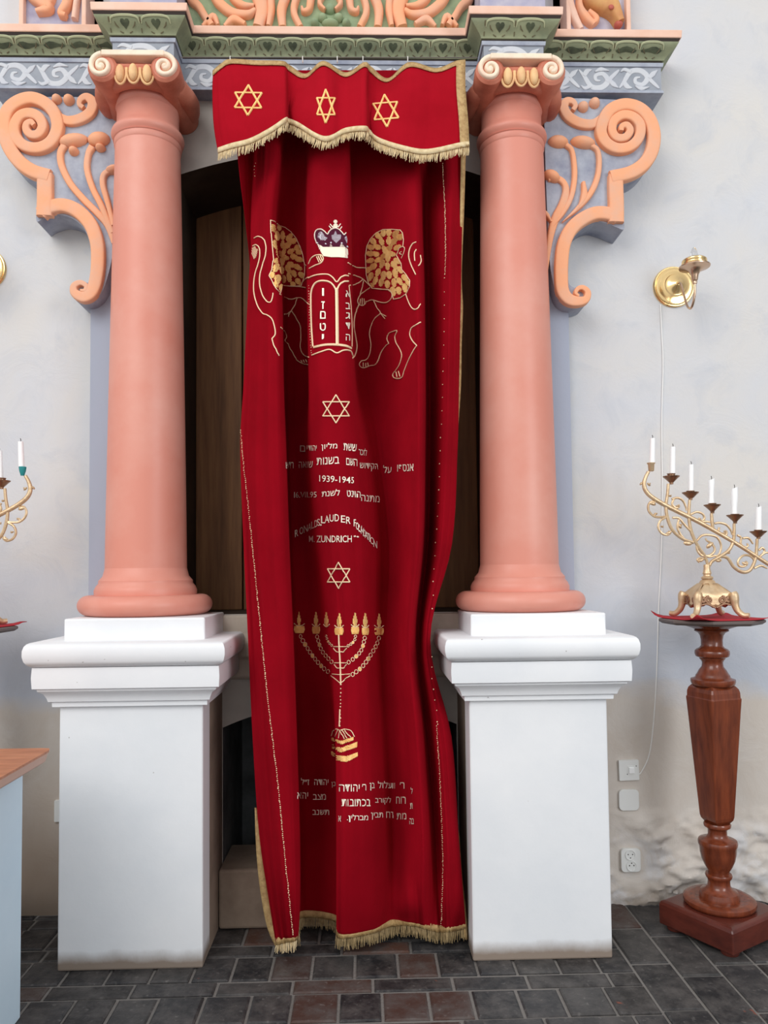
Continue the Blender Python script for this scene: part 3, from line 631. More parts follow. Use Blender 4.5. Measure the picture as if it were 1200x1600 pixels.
CUR = [
 R(110, (368, 400, 420, 440, 452, 476, 498, 540, 552, 605, 648, 662, 700, 727), (-.19, -.22, -.25, -.25, -.19, -.20, -.25, -.26, -.19, -.23, -.25, -.19, -.23, -.235)),
 R(240, (371, 403, 420, 437, 446, 474, 490, 541, 552, 599, 650, 663, 700, 726), (-0.185, -0.260, -0.310, -0.310, -0.160, -0.170, -0.305, -0.320, -0.170, -0.210, -0.305, -0.160, -0.280, -0.265)),
 R(350, (384, 397, 410, 428, 436, 474, 486, 543, 553, 596, 652, 664, 698, 722), (-0.180, -0.260, -0.363, -0.353, -0.100, -0.110, -0.353, -0.380, -0.110, -0.150, -0.344, -0.100, -0.296, -0.278)),
 R(450, (393, 389, 408, 437, 444, 478, 485, 544, 553, 596, 655, 667, 697, 720), (-0.175, -0.296, -0.399, -0.399, -0.080, -0.090, -0.380, -0.407, -0.090, -0.130, -0.380, -0.080, -0.314, -0.296)),
 R(600, (396, 382, 405, 440, 446, 480, 488, 548, 560, 600, 657, 669, 695, 717), (-0.175, -0.333, -0.435, -0.435, -0.080, -0.090, -0.399, -0.426, -0.090, -0.130, -0.399, -0.080, -0.333, -0.314)),
 R(700, (394, 377, 402, 443, 449, 476, 492, 553, 580, 606, 657, 669, 693, 715), (-0.175, -0.341, -0.444, -0.450, -0.080, -0.150, -0.390, -0.416, -0.185, -0.200, -0.407, -0.080, -0.350, -0.323)),
 R(850, (396, 382, 405, 448, 454, 484, 508, 562, 598, 619, 655, 667, 685, 706), (-0.175, -0.350, -0.450, -0.450, -0.090, -0.150, -0.380, -0.407, -0.185, -0.200, -0.407, -0.090, -0.341, -0.333)),
 R(1000, (402, 389, 412, 455, 460, 500, 524, 568, 596, 616, 642, 653, 663, 672), (-0.175, -0.344, -0.432, -0.446, -0.135, -0.145, -0.359, -0.374, -0.185, -0.215, -0.367, -0.195, -0.315, -0.307)),
 R(1150, (408, 396, 420, 461, 466, 520, 528, 575, 604, 632, 656, 668, 684, 705), (-0.175, -0.358, -0.446, -0.450, -0.110, -0.120, -0.388, -0.403, -0.220, -0.300, -0.374, -0.170, -0.344, -0.322)),
 R(1300, (416, 406, 430, 466, 471, 524, 529, 580, 612, 640, 664, 680, 696, 716), (-0.180, -0.373, -0.450, -0.450, -0.150, -0.160, -0.432, -0.432, -0.220, -0.300, -0.403, -0.210, -0.373, -0.351)),
 R(1400, (426, 420, 438, 467, 472, 525, 529, 580, 612, 642, 666, 684, 700, 724), (-0.200, -0.387, -0.445, -0.460, -0.205, -0.220, -0.416, -0.416, -0.300, -0.373, -0.387, -0.315, -0.380, -0.366)),
 [(438, 1462, -.28), (432, 1476, -.37), (446, 1472, -.39), (465, 1466, -.395), (470, 1434, -.215), (525, 1440, -.225), (529, 1465, -.365), (580, 1458, -.36), (612, 1447, -.29), (644, 1446, -.33), (668, 1452, -.345), (686, 1456, -.31), (702, 1455, -.335), (728, 1450, -.335)]]
cur_rows = cloth_rows(CUR, 6, True)
ct = thing('ark_curtain', 'long red velvet curtain with gold lions, tablets, lettering and candelabrum embroidery', 'curtain', (P(550, 1450, -.3).x, -0.28, 0.0))
mb = MB().grid(cur_rows); cv = mb.v[:]; cf = mb.f[:]
velvet = mb.build('velvet_panel', M['velvet'], ct, smooth=True, angle=180, solid=0.002)
BC = BVHTree.FromPolygons(cv, cf)
VAL_T = [(333, 112, -.27), (346, 101, -.275), (360, 94, -.27), (400, 96, -.275), (441, 97, -.27), (452, 103, -.25), (478, 117, -.235), (505, 97, -.27), (540, 115, -.24), (569, 99, -.27), (580, 106, -.25), (606, 124, -.225), (639, 99, -.27), (681, 108, -.245), (712, 97, -.27), (727, 95, -.27)]
VAL_M1 = [(332, 145, -.310), (348, 140, -.330), (370, 138, -.330), (410, 140, -.335), (444, 140, -.335), (451, 141, -.275), (470, 146, -.285), (507, 142, -.335), (538, 146, -.295), (569, 142, -.335), (577, 143, -.275), (600, 150, -.285), (640, 142, -.325), (681, 145, -.310), (712, 140, -.325), (727, 140, -.320)]
VAL_M2 = [(334, 195, -.340), (352, 190, -.370), (378, 185, -.375), (418, 175, -.385), (445, 170, -.385), (451, 171, -.300), (460, 176, -.330), (507, 190, -.375), (540, 184, -.345), (570, 180, -.375), (577, 182, -.315), (584, 190, -.325), (632, 200, -.365), (681, 200, -.360), (716, 190, -.365), (731, 190, -.360)]
VAL_B = [(341, 240, -.355), (362, 233, -.385), (392, 225, -.395), (424, 208, -.405), (446, 193, -.405), (451, 194, -.330), (466, 200, -.345), (507, 222, -.390), (540, 209, -.365), (570, 206, -.390), (577, 211, -.335), (592, 224, -.345), (632, 237, -.380), (668, 242, -.380), (718, 232, -.380), (733, 230, -.375)]
val_rows = cloth_rows([VAL_T, VAL_M1, VAL_M2, VAL_B], 7)
vt = thing('valance', 'short red velvet valance with three gold stars and cream fringe', 'valance', P(530, 240, -.3))
mb = MB().grid(val_rows); vv = mb.v[:]; vf = mb.f[:]
mb.build('velvet_panel', M['velvet2'], vt, smooth=True, angle=180, solid=0.002)
BV = BVHTree.FromPolygons(vv, vf)
# -------- embroidery: threads laid on the cloth
def hit(bv, px, py, off=0.0024):
    d = ray(px, py).normalized(); h = bv.ray_cast(CAM, d)
    if h[0] is None: return None
    n = h[1] if h[1].dot(d) < 0 else -h[1]
    return h[0]+n*off-d*0.0004
def dens(L, step):
    out = [L[0]]
    for a, b in zip(L[:-1], L[1:]):
        n = max(1, int(math.hypot(b[0]-a[0], b[1]-a[1])/step))
        out += [(lerp(a[0], b[0], i/n), lerp(a[1], b[1], i/n)) for i in range(1, n+1)]
    return out
def runs(bv, L, step=1.6, jump=0.035, off=0.0024):
    cur = []; res = []
    for p in dens(L, step):
        h = hit(bv, p[0], p[1], off)
        if h is None or (cur and (h-cur[-1]).length > jump):
            if len(cur) > 1: res.append(cur)
            cur = []
        if h is not None: cur.append(h)
    if len(cur) > 1: res.append(cur)
    return res
def stroke(m_, bv, L, w=1.9, smooth=True, step=1.6):
    L = cr(L, 5) if smooth and len(L) > 2 else L
    for r in runs(bv, L, step): m_.tube(r, [w*0.5*0.0022], 5)
def fill(m_, bv, poly, ang=0.3, w=1.5, gap=1.25):
    ca, sa = math.cos(ang), math.sin(ang); q_ = [(x*ca+y*sa, -x*sa+y*ca) for x, y in poly]
    v = min(b for _, b in q_)+0.5
    while v < max(b for _, b in q_):
        xs_ = []
        for (x0, y0), (x1, y1) in zip(q_, q_[1:]+q_[:1]):
            if (y0 <= v) != (y1 <= v): xs_.append(x0+(v-y0)*(x1-x0)/(y1-y0))
        xs_.sort()
        for a, b in zip(xs_[::2], xs_[1::2]):
            if b-a > 0.8:
                pa, pb = (a*ca-v*sa, a*sa+v*ca), (b*ca-v*sa, b*sa+v*ca)
                for r in runs(bv, [pa, pb], 3.0): m_.tube(r, [w*0.5*0.0022], 4)
        v += gap
def dots(m_, bv, L, every, r):
    L = dens(cr(L, 6), 1.0); acc = 0
    for i, p in enumerate(L):
        if i % every == 0:
            h = hit(bv, p[0]+random.uniform(-.5, .5), p[1]+random.uniform(-.5, .5))
            if h is not None: m_.ell(h, (r*0.0022*random.uniform(.7, 1.2),)*3, 6, 4)
def star(m_, bv, cx, cy, w, h, lw, rot=0.0):
    for sg in (1, -1):
        T = []
        for a in (90, 210, 330, 90):
            x = w*0.5*math.cos(math.radians(a))/0.866; y = -h*0.5*math.sin(math.radians(a))*sg
            T.append((cx+x*math.cos(rot)-y*math.sin(rot), cy+x*math.sin(rot)+y*math.cos(rot)))
        for a, b in zip(T[:-1], T[1:]): stroke(m_, bv, [a, b], lw, False)
GL = {}
def glyph(sx_):
    if sx_ in GL: return GL[sx_]
    cu = bpy.data.curves.new('t', 'FONT'); cu.body = sx_; cu.offset = 0.004; cu.resolution_u = 3
    ob = bpy.data.objects.new('t', cu); C.objects.link(ob); bpy.context.view_layer.update()
    dg = bpy.context.evaluated_depsgraph_get(); me = ob.evaluated_get(dg).to_mesh()
    v = [tuple(p.co[:2]) for p in me.vertices]; me.calc_loop_triangles(); f = [tuple(t.vertices) for t in me.loop_triangles]
    for _ in range(2):
        nf = []; mid = {}
        def md(i, j):
            k_ = (min(i, j), max(i, j))
            if k_ not in mid: mid[k_] = len(v); v.append(((v[i][0]+v[j][0])/2, (v[i][1]+v[j][1])/2))
            return mid[k_]
        for a_, b_, c_ in f:
            ab_, bc_, ca_ = md(a_, b_), md(b_, c_), md(c_, a_); nf += [(a_, ab_, ca_), (ab_, b_, bc_), (ca_, bc_, c_), (ab_, bc_, ca_)]
        f = nf
    ob.evaluated_get(dg).to_mesh_clear(); bpy.data.objects.remove(ob); bpy.data.curves.remove(cu)
    GL[sx_] = (v, f); return v, f
def text(m_, bv, sx_, x0, x1, yc, h, slope=0.0, heb=False):
    """sx_ between the columns x0..x1 of the photograph, centred on row yc"""
    if heb: sx_ = sx_[::-1]
    v, f = glyph(sx_)
    if not v: return
    a0, a1 = min(p[0] for p in v), max(p[0] for p in v); b0, b1 = min(p[1] for p in v), max(p[1] for p in v); pts = []
    for x, y in v:
        u = (x-a0)/max(1e-6, a1-a0); w = (y-b0)/max(1e-6, b1-b0); px = lerp(x0, x1, u); pts.append(hit(bv, px, yc+h*(0.5-w)+slope*(px-(x0+x1)/2), 0.0032))
    ff = [t for t in f if all(pts[i] is not None for i in t) and max((pts[t[a]]-pts[t[b]]).length for a, b in ((0, 1), (1, 2), (0, 2))) < 0.045]
    used = sorted({i for t in ff for i in t}); mp = {i: n for n, i in enumerate(used)}
    if ff: m_.add([pts[i] for i in used], [tuple(mp[i] for i in t) for t in ff])
z5 = lambda L: [(360+x/3.158, 320+y/3.158) for x, y in L]
# lions
def mane(bv, poly, centre, parent, light):
    m_ = MB(); n = 0; cells = []
    xs_ = [p[0] for p in poly]; ys_ = [p[1] for p in poly]
    def inside(x, y):
        c_ = False
        for (x0, y0), (x1, y1) in zip(poly, poly[1:]+poly[:1]):
            if (y0 > y) != (y1 > y) and x < (x1-x0)*(y-y0)/(y1-y0)+x0: c_ = not c_
        return c_
    rnd = random.Random(5)
    rr = 7.0; ring = 0
    while rr < 75:
        n_ = max(5, int(2*math.pi*rr/9.5)); ph = rnd.random()*6.28
        for i in range(n_):
            a = ph+2*math.pi*i/n_; cx, cy = centre[0]+rr*math.cos(a), centre[1]+rr*math.sin(a)*1.15
            cx += rnd.uniform(-1.4, 1.4); cy += rnd.uniform(-1.4, 1.4); L, W = 7.4*rnd.uniform(.85, 1.1), 4.5*rnd.uniform(.9, 1.1); cell = []
            aa = math.atan2(math.sin(a)*1.15, math.cos(a))+rnd.uniform(-.25, .25)
            for q_ in range(10):
                b = 2*math.pi*q_/10; lx, ly = L*math.cos(b), W*math.sin(b)*(1.0 if math.cos(b) < 0 else 0.85)
                x, y = cx+lx*math.cos(aa)-ly*math.sin(aa), cy+lx*math.sin(aa)+ly*math.cos(aa)
                if not inside(x, y):
                    for t in (0.75, 0.5, 0.25, 0.0):
                        x2, y2 = lerp(cx, x, t), lerp(cy, y, t)
                        if inside(x2, y2): x, y = x2, y2; break
                    else: x, y = cx, cy
                cell.append((x, y))
            if inside(cx, cy): fill(m_, bv, cell, aa, 1.5, 1.2)
        rr += 11.5
    m_.build('mane', M['thread2'], parent)
def lion(strokes, mane_poly, centre, tuft=None, face=()):
    m_ = MB()
    for L in strokes: stroke(m_, BC, z5(L), 1.8)
    for L in face: stroke(m_, BC, z5(L), 1.4)
    lo = m_.build('lion_embroidery', M['thread'], ct)
    mp = z5(mane_poly); mane(BC, mp, centre, lo, True)
    m_ = MB(); stroke(m_, BC, mp+mp[:1], 1.5, False)
    if tuft: fill(m_, BC, z5(tuft), 1.2, 1.2, 1.6)
    m_.build('mane_outline', M['thread'], lo)
lion([[(120, 165), (140, 157), (165, 170), (178, 205), (175, 250), (160, 300), (148, 350), (148, 400), (160, 445), (180, 475), (198, 482), (207, 460), (211, 437)],
      [(113, 204), (130, 198), (145, 215), (148, 250), (140, 290), (125, 340), (118, 390), (120, 440), (135, 495), (160, 535), (185, 545), (205, 565), (218, 600), (222, 640), (205, 662)],
      [(205, 662), (212, 688), (224, 712), (237, 745)], [(245, 605), (265, 625), (275, 650), (267, 672), (285, 690), (300, 720), (320, 755), (335, 772), (360, 785), (390, 790)],
      [(300, 523), (325, 560), (345, 600), (350, 650), (345, 700), (355, 730), (370, 745), (390, 752)], [(330, 462), (318, 495), (300, 523), (285, 553)], [(263, 540), (282, 538), (300, 525)],
      [(350, 768), (356, 778)], [(362, 766), (368, 778)], [(374, 764), (380, 776)], [(245, 398), (290, 402), (345, 405), (388, 412)], [(240, 440), (270, 458), (300, 467), (330, 460), (355, 462), (375, 478), (390, 490)],
      [(350, 400), (360, 380), (376, 364), (388, 358)], [(368, 298), (382, 298)], [(388, 292), (402, 264), (425, 250), (450, 250), (459, 270), (445, 290), (420, 300), (392, 315)],
      [(428, 258), (440, 285)], [(436, 254), (447, 282)], [(444, 252), (453, 276)]],
     [(198, 78), (215, 82), (240, 103), (270, 112), (300, 135), (325, 165), (345, 205), (360, 250), (370, 300), (368, 350), (352, 400), (300, 404), (255, 398), (243, 436), (222, 410), (205, 375), (192, 350), (205, 320), (212, 270), (205, 200), (200, 140)],
     (440, 402), [(110, 215), (125, 205), (138, 225), (130, 260), (118, 270), (108, 250)])
lion([[(578, 287), (600, 300), (625, 310), (668, 312)], [(580, 340), (620, 352), (655, 368), (692, 402)], [(583, 398), (615, 393), (640, 380), (655, 368)], [(658, 375), (650, 410), (638, 445)],
      [(690, 410), (660, 430), (640, 445), (628, 470), (632, 490), (650, 498), (665, 490), (672, 475)], [(640, 465), (638, 490)], [(650, 462), (650, 494)], [(660, 464), (662, 490)],
      [(700, 412), (750, 417), (785, 420), (800, 440), (795, 465), (770, 483), (735, 480), (700, 470), (672, 480)], [(918, 185), (900, 195), (885, 225), (883, 260), (895, 300), (916, 345)],
      [(918, 222), (910, 240), (912, 278)], [(935, 250), (938, 280), (928, 302)], [(868, 440), (880, 475), (895, 505), (912, 517), (928, 508), (935, 490)],
      [(710, 475), (725, 510), (742, 535), (715, 560), (695, 600), (688, 640), (695, 690), (688, 740), (670, 765), (645, 772), (635, 785), (640, 800), (660, 805), (690, 795), (715, 790), (730, 770), (745, 730), (770, 695), (784, 685)],
      [(784, 685), (775, 660), (785, 635), (805, 625), (825, 622), (815, 650), (820, 680), (840, 715), (848, 745), (838, 785), (820, 815), (805, 835), (808, 852), (830, 858), (850, 850), (860, 820), (880, 770), (905, 720), (922, 695)],
      [(922, 695), (900, 670), (888, 640), (895, 610), (915, 595), (937, 580)], [(742, 535), (765, 562)], [(742, 535), (770, 550)], [(655, 780), (655, 800)], [(668, 782), (668, 800)], [(680, 780), (682, 796)], [(820, 825), (825, 850)], [(832, 822), (840, 848)]],
     [(670, 300), (668, 250), (675, 205), (692, 170), (720, 140), (755, 123), (800, 122), (840, 125), (852, 140), (857, 175), (854, 205), (835, 215), (822, 250), (845, 290), (848, 320), (870, 345), (888, 375), (886, 405), (870, 440), (840, 460), (808, 467), (800, 435), (780, 420), (740, 418), (700, 412), (682, 385), (672, 345)],
     (607, 396), None, [[(852, 206), (862, 214), (858, 238), (846, 264)], [(846, 232), (836, 240), (848, 246)]])
# tablets with letters
m_ = MB()
stroke(m_, BC, z5([(388, 362), (410, 352), (440, 345), (480, 345), (505, 360), (525, 382), (545, 360), (565, 350), (580, 352)]), 2.2)
stroke(m_, BC, z5([(410, 700), (403, 600), (400, 480), (402, 430), (415, 395), (440, 378), (475, 378), (500, 390), (518, 415), (523, 440)]), 2.8)
stroke(m_, BC, z5([(524, 415), (526, 560), (527, 692)]), 5.2)
stroke(m_, BC, z5([(527, 420), (540, 395), (560, 380), (579, 378)]), 2.8); stroke(m_, BC, z5([(582, 400), (592, 500), (597, 600), (597, 700)]), 1.4)
stroke(m_, BC, z5([(415, 703), (470, 692), (530, 692), (570, 698), (592, 708)]), 4)
stroke(m_, BC, z5([(405, 742), (450, 725), (490, 715), (525, 732), (560, 718), (590, 722), (602, 748)]), 2.4)
stroke(m_, BC, z5([(634, 492), (612, 545), (607, 600), (615, 650), (622, 700), (612, 742), (600, 756)]), 2.2); dots(m_, BC, z5([(390, 400), (393, 560), (402, 735)]), 4, 0.8)
tb = m_.build('tablet_embroidery', M['thread'], ct)
m_ = MB()
for ch, y, w in (('ו', 432, 9), ('ז', 497, 16), ('ם', 545, 24), ('ט', 604, 26), ('י', 652, 10)):
    (x0, y0), = z5([(458, y)]); text(m_, BC, ch, x0-w/6, x0+w/6, y0, 12 if ch != 'י' else 8)
for ch, y in (('א', 440), ('ב', 500), ('ג', 548), ('ד', 598), ('ה', 655)):
    (x0, y0), = z5([(577, y)]); text(m_, BC, ch, x0-3, x0+3, y0, 10)
m_.build('tablet_letters', M['thread3'], tb)
# crown
zk = lambda L: [(480+x/12, 340+y/12) for x, y in L]
m_ = MB(); fill(m_, BC, zk([(190, 480), (160, 380), (165, 290), (195, 250), (255, 240), (310, 275), (380, 335), (420, 280), (465, 240), (530, 220), (595, 245), (640, 290), (690, 345), (722, 310), (735, 600), (640, 560), (480, 570), (300, 560)]), 0, 1.6, 1.2)
cw = m_.build('crown_embroidery', M['purple'], ct)
m_ = MB(); fill(m_, BC, zk([(195, 490), (300, 560), (420, 560), (440, 490), (480, 560), (610, 560), (645, 490), (690, 550), (750, 600), (752, 765), (600, 750), (450, 750), (310, 730), (265, 660)]), 1.5, 1.5, 1.1)
stroke(m_, BC, zk([(190, 490), (150, 380), (152, 290), (190, 235), (260, 225), (320, 260), (380, 320), (410, 270), (460, 225), (530, 205), (600, 230), (650, 280), (690, 330), (720, 290)]), 1.8)
for L in ([(430, 130), (490, 200)], [(410, 165), (450, 215)], [(630, 125), (580, 190)], [(650, 180), (620, 225)]): stroke(m_, BC, zk(L), 1.6)
for c_, r_ in (((530, 85), 38), ((532, 165), 48)): fill(m_, BC, zk([(c_[0]+r_*math.cos(a), c_[1]+r_*math.sin(a)*0.9) for a in [i*math.pi/5 for i in range(10)]]), 0, 1.4, 1.1)
m_.build('crown_band', M['thread3'], cw)
m_ = MB()
for poly in ([(220, 300), (260, 270), (300, 300), (330, 360), (385, 390), (340, 440), (260, 430), (210, 380)], [(455, 340), (500, 330), (530, 250), (560, 330), (640, 330), (630, 410), (545, 490), (465, 410)], [(700, 390), (725, 340), (738, 420), (735, 500)]):
    fill(m_, BC, zk(poly), 0.5, 1.5, 1.0)
for p in zk([(340, 500), (440, 480), (640, 490), (735, 550), (195, 480)]): dots(m_, BC, [p, (p[0]+.5, p[1]), (p[0]+1, p[1])], 1, 1.0)
m_.build('crown_jewels', M['silver'], cw, )
# stars
for cx, cy, w, h in ((525, 639, 40, 44), (529.5, 899, 34, 41)):
    m_ = MB(); star(m_, BC, cx, cy, w, h, 2.0); m_.build('star_embroidery', M['thread'], ct)
for cx, cy, w, h, r in ((388, 157.5, 42, 47, 0.02), (509, 167, 27, 52, 0.0), (603, 174, 38, 50, -0.08)):
    m_ = MB(); star(m_, BV, cx, cy, w, h, 3.3, r); m_.build('star_embroidery', M['thread2'], vt)
# lettering
m_ = MB()
for tx, a, b, y, h, sl in (('ים', 470, 482, 701, 10, 0), ('יהוד', 483, 496, 700, 8, 0), ('מליון', 503, 527, 698, 12, -0.05), ('ששת', 537, 556, 699, 11, 0.1), ('לזכר', 559, 572, 706, 11, 0.15),
                           ('ת״ש', 445, 458, 727, 10, 0), ('שואה', 468, 490, 726, 10, -0.05), ('בשנות', 496, 530, 720, 11, -0.06), ('השם', 541, 557, 722, 11, 0.12), ('הקידוש', 561, 590, 730, 12, 0.08), ('על', 600, 613, 733, 12, 0), ('אנספו', 622, 647, 731, 11, -0.05),
                           ('לשנת', 504, 531, 770, 10, -0.08), ('הוינט', 542, 562, 772, 10, 0.1), ('מתנה', 563, 592, 779, 10, 0.08)): text(m_, BC, tx, a, b, y, h, sl, True)
text(m_, BC, '1939-1945', 500, 553, 749, 10, 0.06); text(m_, BC, '16.VII.95', 459, 496, 773, 9, -0.02)
m_.build('hebrew_inscription', M['thread3'], ct)
m_ = MB(); word = 'RONALD S. LAUDER FOUNDATION'
pos = [(464, 833), (472, 829), (479, 826), (485, 823), (490, 820), (495, 818), None, (499, 816), (502, 816), None, (506, 812), (512, 811), (519, 809.5), (527, 809), (536, 811), (544, 813), None, (554, 817), (558.5, 822), (562, 826), (565, 829.5), (568, 833), (571, 836), (574, 838.5), (576.5, 841), (580, 845), (585, 850)]
for i, ch in enumerate(word):
    if pos[i] is None: continue
    x, y = pos[i]; w = 6.5 if 10 <= i <= 15 else (6 if i < 3 or i > 24 else 4.5); h = 11 if i != 8 else 2.5
    text(m_, BC, ch, x-w/2 if ch != 'I' else x-0.8, x+w/2 if ch != 'I' else x+0.8, y+(4 if i == 8 else 0), h, -0.35 if i < 6 else (0.5 if i > 17 else 0.05))
text(m_, BC, 'M.', 484, 493, 842, 10); text(m_, BC, 'ZUNDRICH', 496, 549, 842, 10.5)
dots(m_, BC, [(553, 838), (554, 838), (555, 838)], 1, 0.9); dots(m_, BC, [(558, 838.5), (559, 838.5), (560, 839)], 1, 0.9)
m_.build('donor_inscription', M['thread3'], ct)
m_ = MB()
for tx, a, b, y, h in (('ז״ל', 469, 483, 1221, 11), ('יהודה', 491, 514, 1222, 9), ('בן', 519, 526, 1226, 9), ('יהודה', 531, 562, 1231, 11), ('ר׳', 565, 571, 1230, 10), ('בן', 577, 584, 1229, 12), ('וועלול', 589, 618, 1226, 11), ('ר׳', 626, 633, 1227, 10), ('ל', 643, 646, 1235, 10),
                       ('יהא', 463, 481, 1243, 10), ('מצב', 489, 510, 1245, 9), ('בכתובות', 535, 578, 1254, 11), ('לקורב', 585, 610, 1251, 12), ('רוח', 620, 635, 1250, 11), ('ת', 642, 646, 1259, 9),
                       ('תשנב', 488, 515, 1269, 8), ('א', 530, 534, 1279, 9), ('מברלין.', 543, 574, 1278, 12), ('תבין', 579, 597, 1275, 11), ('רח', 602, 615, 1273, 10), ('מת', 621, 636, 1275, 10), ('בה', 641, 648, 1283, 9)): text(m_, BC, tx, a, b, y, h, 0, True)
m_.build('dedication_inscription', M['thread3'], ct)
# candelabrum embroidery
z6 = lambda L: [(450+x/7.5, 945+y/7.5) for x, y in L]
m_ = MB(); f1 = MB(); mo = MB()
parts_ = []
for x, yc, w, ft in ((130, 290, 130, 80), (335, 295, 92, 80), (458, 298, 68, 85), (605, 310, 105, 95), (783, 300, 90, 90), (900, 310, 78, 95), (1062, 312, 112, 100)):
    f1 = MB(); fill(f1, BC, z6([(x-w*.45, yc-40), (x+w*.45, yc-40), (x+w*.5, yc), (x+w*.38, yc+42), (x-w*.38, yc+42), (x-w*.5, yc)]), 0, 1.4, 1.1)
    stroke(m_, BC, z6([(x-w*.5, yc-70), (x-w*.25, yc-48), (x, yc-42), (x+w*.25, yc-48), (x+w*.5, yc-70)]), 1.4)
    parts_.append(('embroidered_cup', f1)); f1 = MB(); fh = yc-50-ft; fill(f1, BC, z6([(x-16, yc-50), (x+14, yc-50), (x+24, yc-50-fh*.4), (x+2, ft), (x-4, ft), (x-27, yc-50-fh*.4)]), 1.57, 1.3, 1.1); parts_.append(('embroidered_flame', f1))
f1 = MB()
def chain(L, n, full=()):
    A = dens(cr(z6(L), 8), 0.5)
    for i in range(n):
        p = A[int((i+0.5)/n*(len(A)-1))]; r_ = len(A)*0.5/n*0.52
        c_ = [(p[0]+r_*math.cos(a)*0.8, p[1]+r_*math.sin(a)) for a in [q_*math.pi/4 for q_ in range(9)]]
        if i % 3 == 2: fill(f1, BC, c_[:-1], 0.4, 1.2, 1.0)
        stroke(m_, BC, c_, 1.1, False)
chain([(135, 345), (180, 430), (270, 570), (400, 720), (500, 800)], 11); chain([(1065, 365), (1030, 470), (960, 590), (870, 720), (735, 835)], 11)
chain([(340, 350), (400, 530), (500, 650), (545, 690)], 8); chain([(898, 370), (860, 520), (780, 620), (690, 690)], 8)
chain([(450, 350), (478, 430), (535, 490)], 5); chain([(790, 355), (770, 430), (695, 490)], 5)
for y, xl, xr in ((510, 540, 690), (700, 550, 690), (830, 510, 730)):
    for xx in (xl, xr): stroke(m_, BC, z6([(xx, y-20), (615, y-20 if y < 800 else y-12)]), 1.4, False); stroke(m_, BC, z6([(xx, y), ((xx+615)/2, y+40), (620, y+(40 if y < 800 else 90))]), 1.6)
stroke(m_, BC, z6([(600, 350), (605, 480), (618, 700), (625, 940)]), 2.6); dots(m_, BC, [(533, 1070), (533, 1100), (532, 1135)], 5, 1.2); stroke(m_, BC, [(532, 1108), (531, 1135)], 2.2, False)
z7 = lambda L: [(430+x/4.21, 930+y/4.21) for x, y in L]
for L in ([(380, 900), (372, 925)], [(380, 895), (405, 880), (428, 888), (460, 880), (500, 893), (522, 930)], [(428, 890), (420, 940)], [(428, 890), (455, 945)], [(440, 888), (475, 940)], [(455, 885), (497, 935)], [(415, 888), (395, 935)]): stroke(m_, BC, z7(L), 1.4)
for L in ([(375, 935), (435, 960), (515, 932), (516, 952), (440, 980), (375, 955)], [(378, 980), (435, 1005), (540, 965), (540, 998), (435, 1034), (380, 1008)], [(372, 1022), (410, 1055), (470, 1060), (542, 1034), (544, 1058), (470, 1097), (410, 1086), (372, 1046)]): f2 = MB(); fill(f2, BC, z7(L), 0.1, 1.5, 1.1); parts_.append(('embroidered_base_band', f2))
mo = m_.build('candelabrum_embroidery', M['thread'], ct); f1.build('chain_link_pattern', M['thread2'], mo)
for nm, f_ in parts_: f_.build(nm, M['thread2'], mo)
# bead lines
m_ = MB(); LB = [(377, 672), (383, 740), (390, 800), (405, 950), (420, 1100), (432, 1200), (445, 1330), (452, 1400), (459, 1462)]
dots(m_, BC, LB, 3, 0.95); m_.build('bead_stitching', M['thread'], ct); m_ = MB(); dots(m_, BC, [(400, 255), (398, 265), (399, 275)], 3, 0.9)
dots(m_, BC, [(692, 256), (696, 330), (697, 400), (696, 430)], 2, 0.9); dots(m_, BC, [(696, 435), (694, 560), (690, 680), (685, 800), (678, 900), (674, 960)], 20, 1.0)
dots(m_, BC, [(674, 1010), (675, 1060), (683, 1120)], 16, 1.0); dots(m_, BC, [(683, 1128), (689, 1230), (693, 1350), (690, 1446)], 3, 0.95)
m_.build('bead_stitching', M['thread'], ct)
# braid and fringe
def ribbon(edge, below, yoff, name, m, parent, solid=0.003):
    m_ = MB(); off = Vector((0, -yoff, 0)); m_.grid([[Vector(p)+off for p in edge], [(Vector(p)+Vector(q_))/2+off*1.3 for p, q_ in zip(edge, below)], [Vector(p)+off for p in below]])
    return m_.build(name, m, parent, smooth=True, angle=180, solid=solid)
def fringe(edge, length, m, parent, per, jit=0.3, lean=(0, -0.004), name='fringe'):
    m_ = MB(); A = [Vector(p) for p in edge]
    for a, b in zip(A[:-1], A[1:]):
        n = max(1, int((b-a).length/per))
        for i in range(n):
            p = a.lerp(b, (i+random.random())/n); L = length*random.uniform(1-jit, 1+jit*0.6); dx = random.gauss(lean[0], 0.003)
            q_ = p+Vector((dx, lean[1]+random.uniform(-.004, .002), -L))
            if q_.z < 0.003: q_.z = 0.003
            m_.tube([p+Vector((0, 0, .004)), p.lerp(q_, .5)+Vector((random.gauss(0, .0012), -.001, 0)), q_], [0.0017, 0.0015, 0.0008], 4)
    return m_.build(name, m, parent)
bot = cur_rows[-1]; up = [Vector(p)+Vector((0, 0, 0.024)) for p in bot]
j1 = 4*NSEG                                    # right end of the forward flap
for a, b, mt, fm in ((2*NSEG, j1, 'trim', 'fringe'), (j1+2, 7*NSEG-1, 'trim', 'dullfringe'), (7*NSEG-1, len(bot)-1, 'trim', 'dullfringe')):
    ribbon(up[a:b+1], bot[a:b+1], 0.004, 'gold_braid', M[mt], ct); fringe(bot[a:b+1], 0.034 if a != 2*NSEG else 0.03, M[fm], ct, 0.0022)
def edge_strip(outer, inner, Yo, name, m, parent):
    m_ = MB(); A = cr(outer, 5); B = cr(inner, 5); m_.grid([[P(x, y, d) for x, y, d in A], [P(x, y, d) for x, y, d in B]]); return m_.build(name, m, parent, smooth=True, angle=180, solid=0.003)
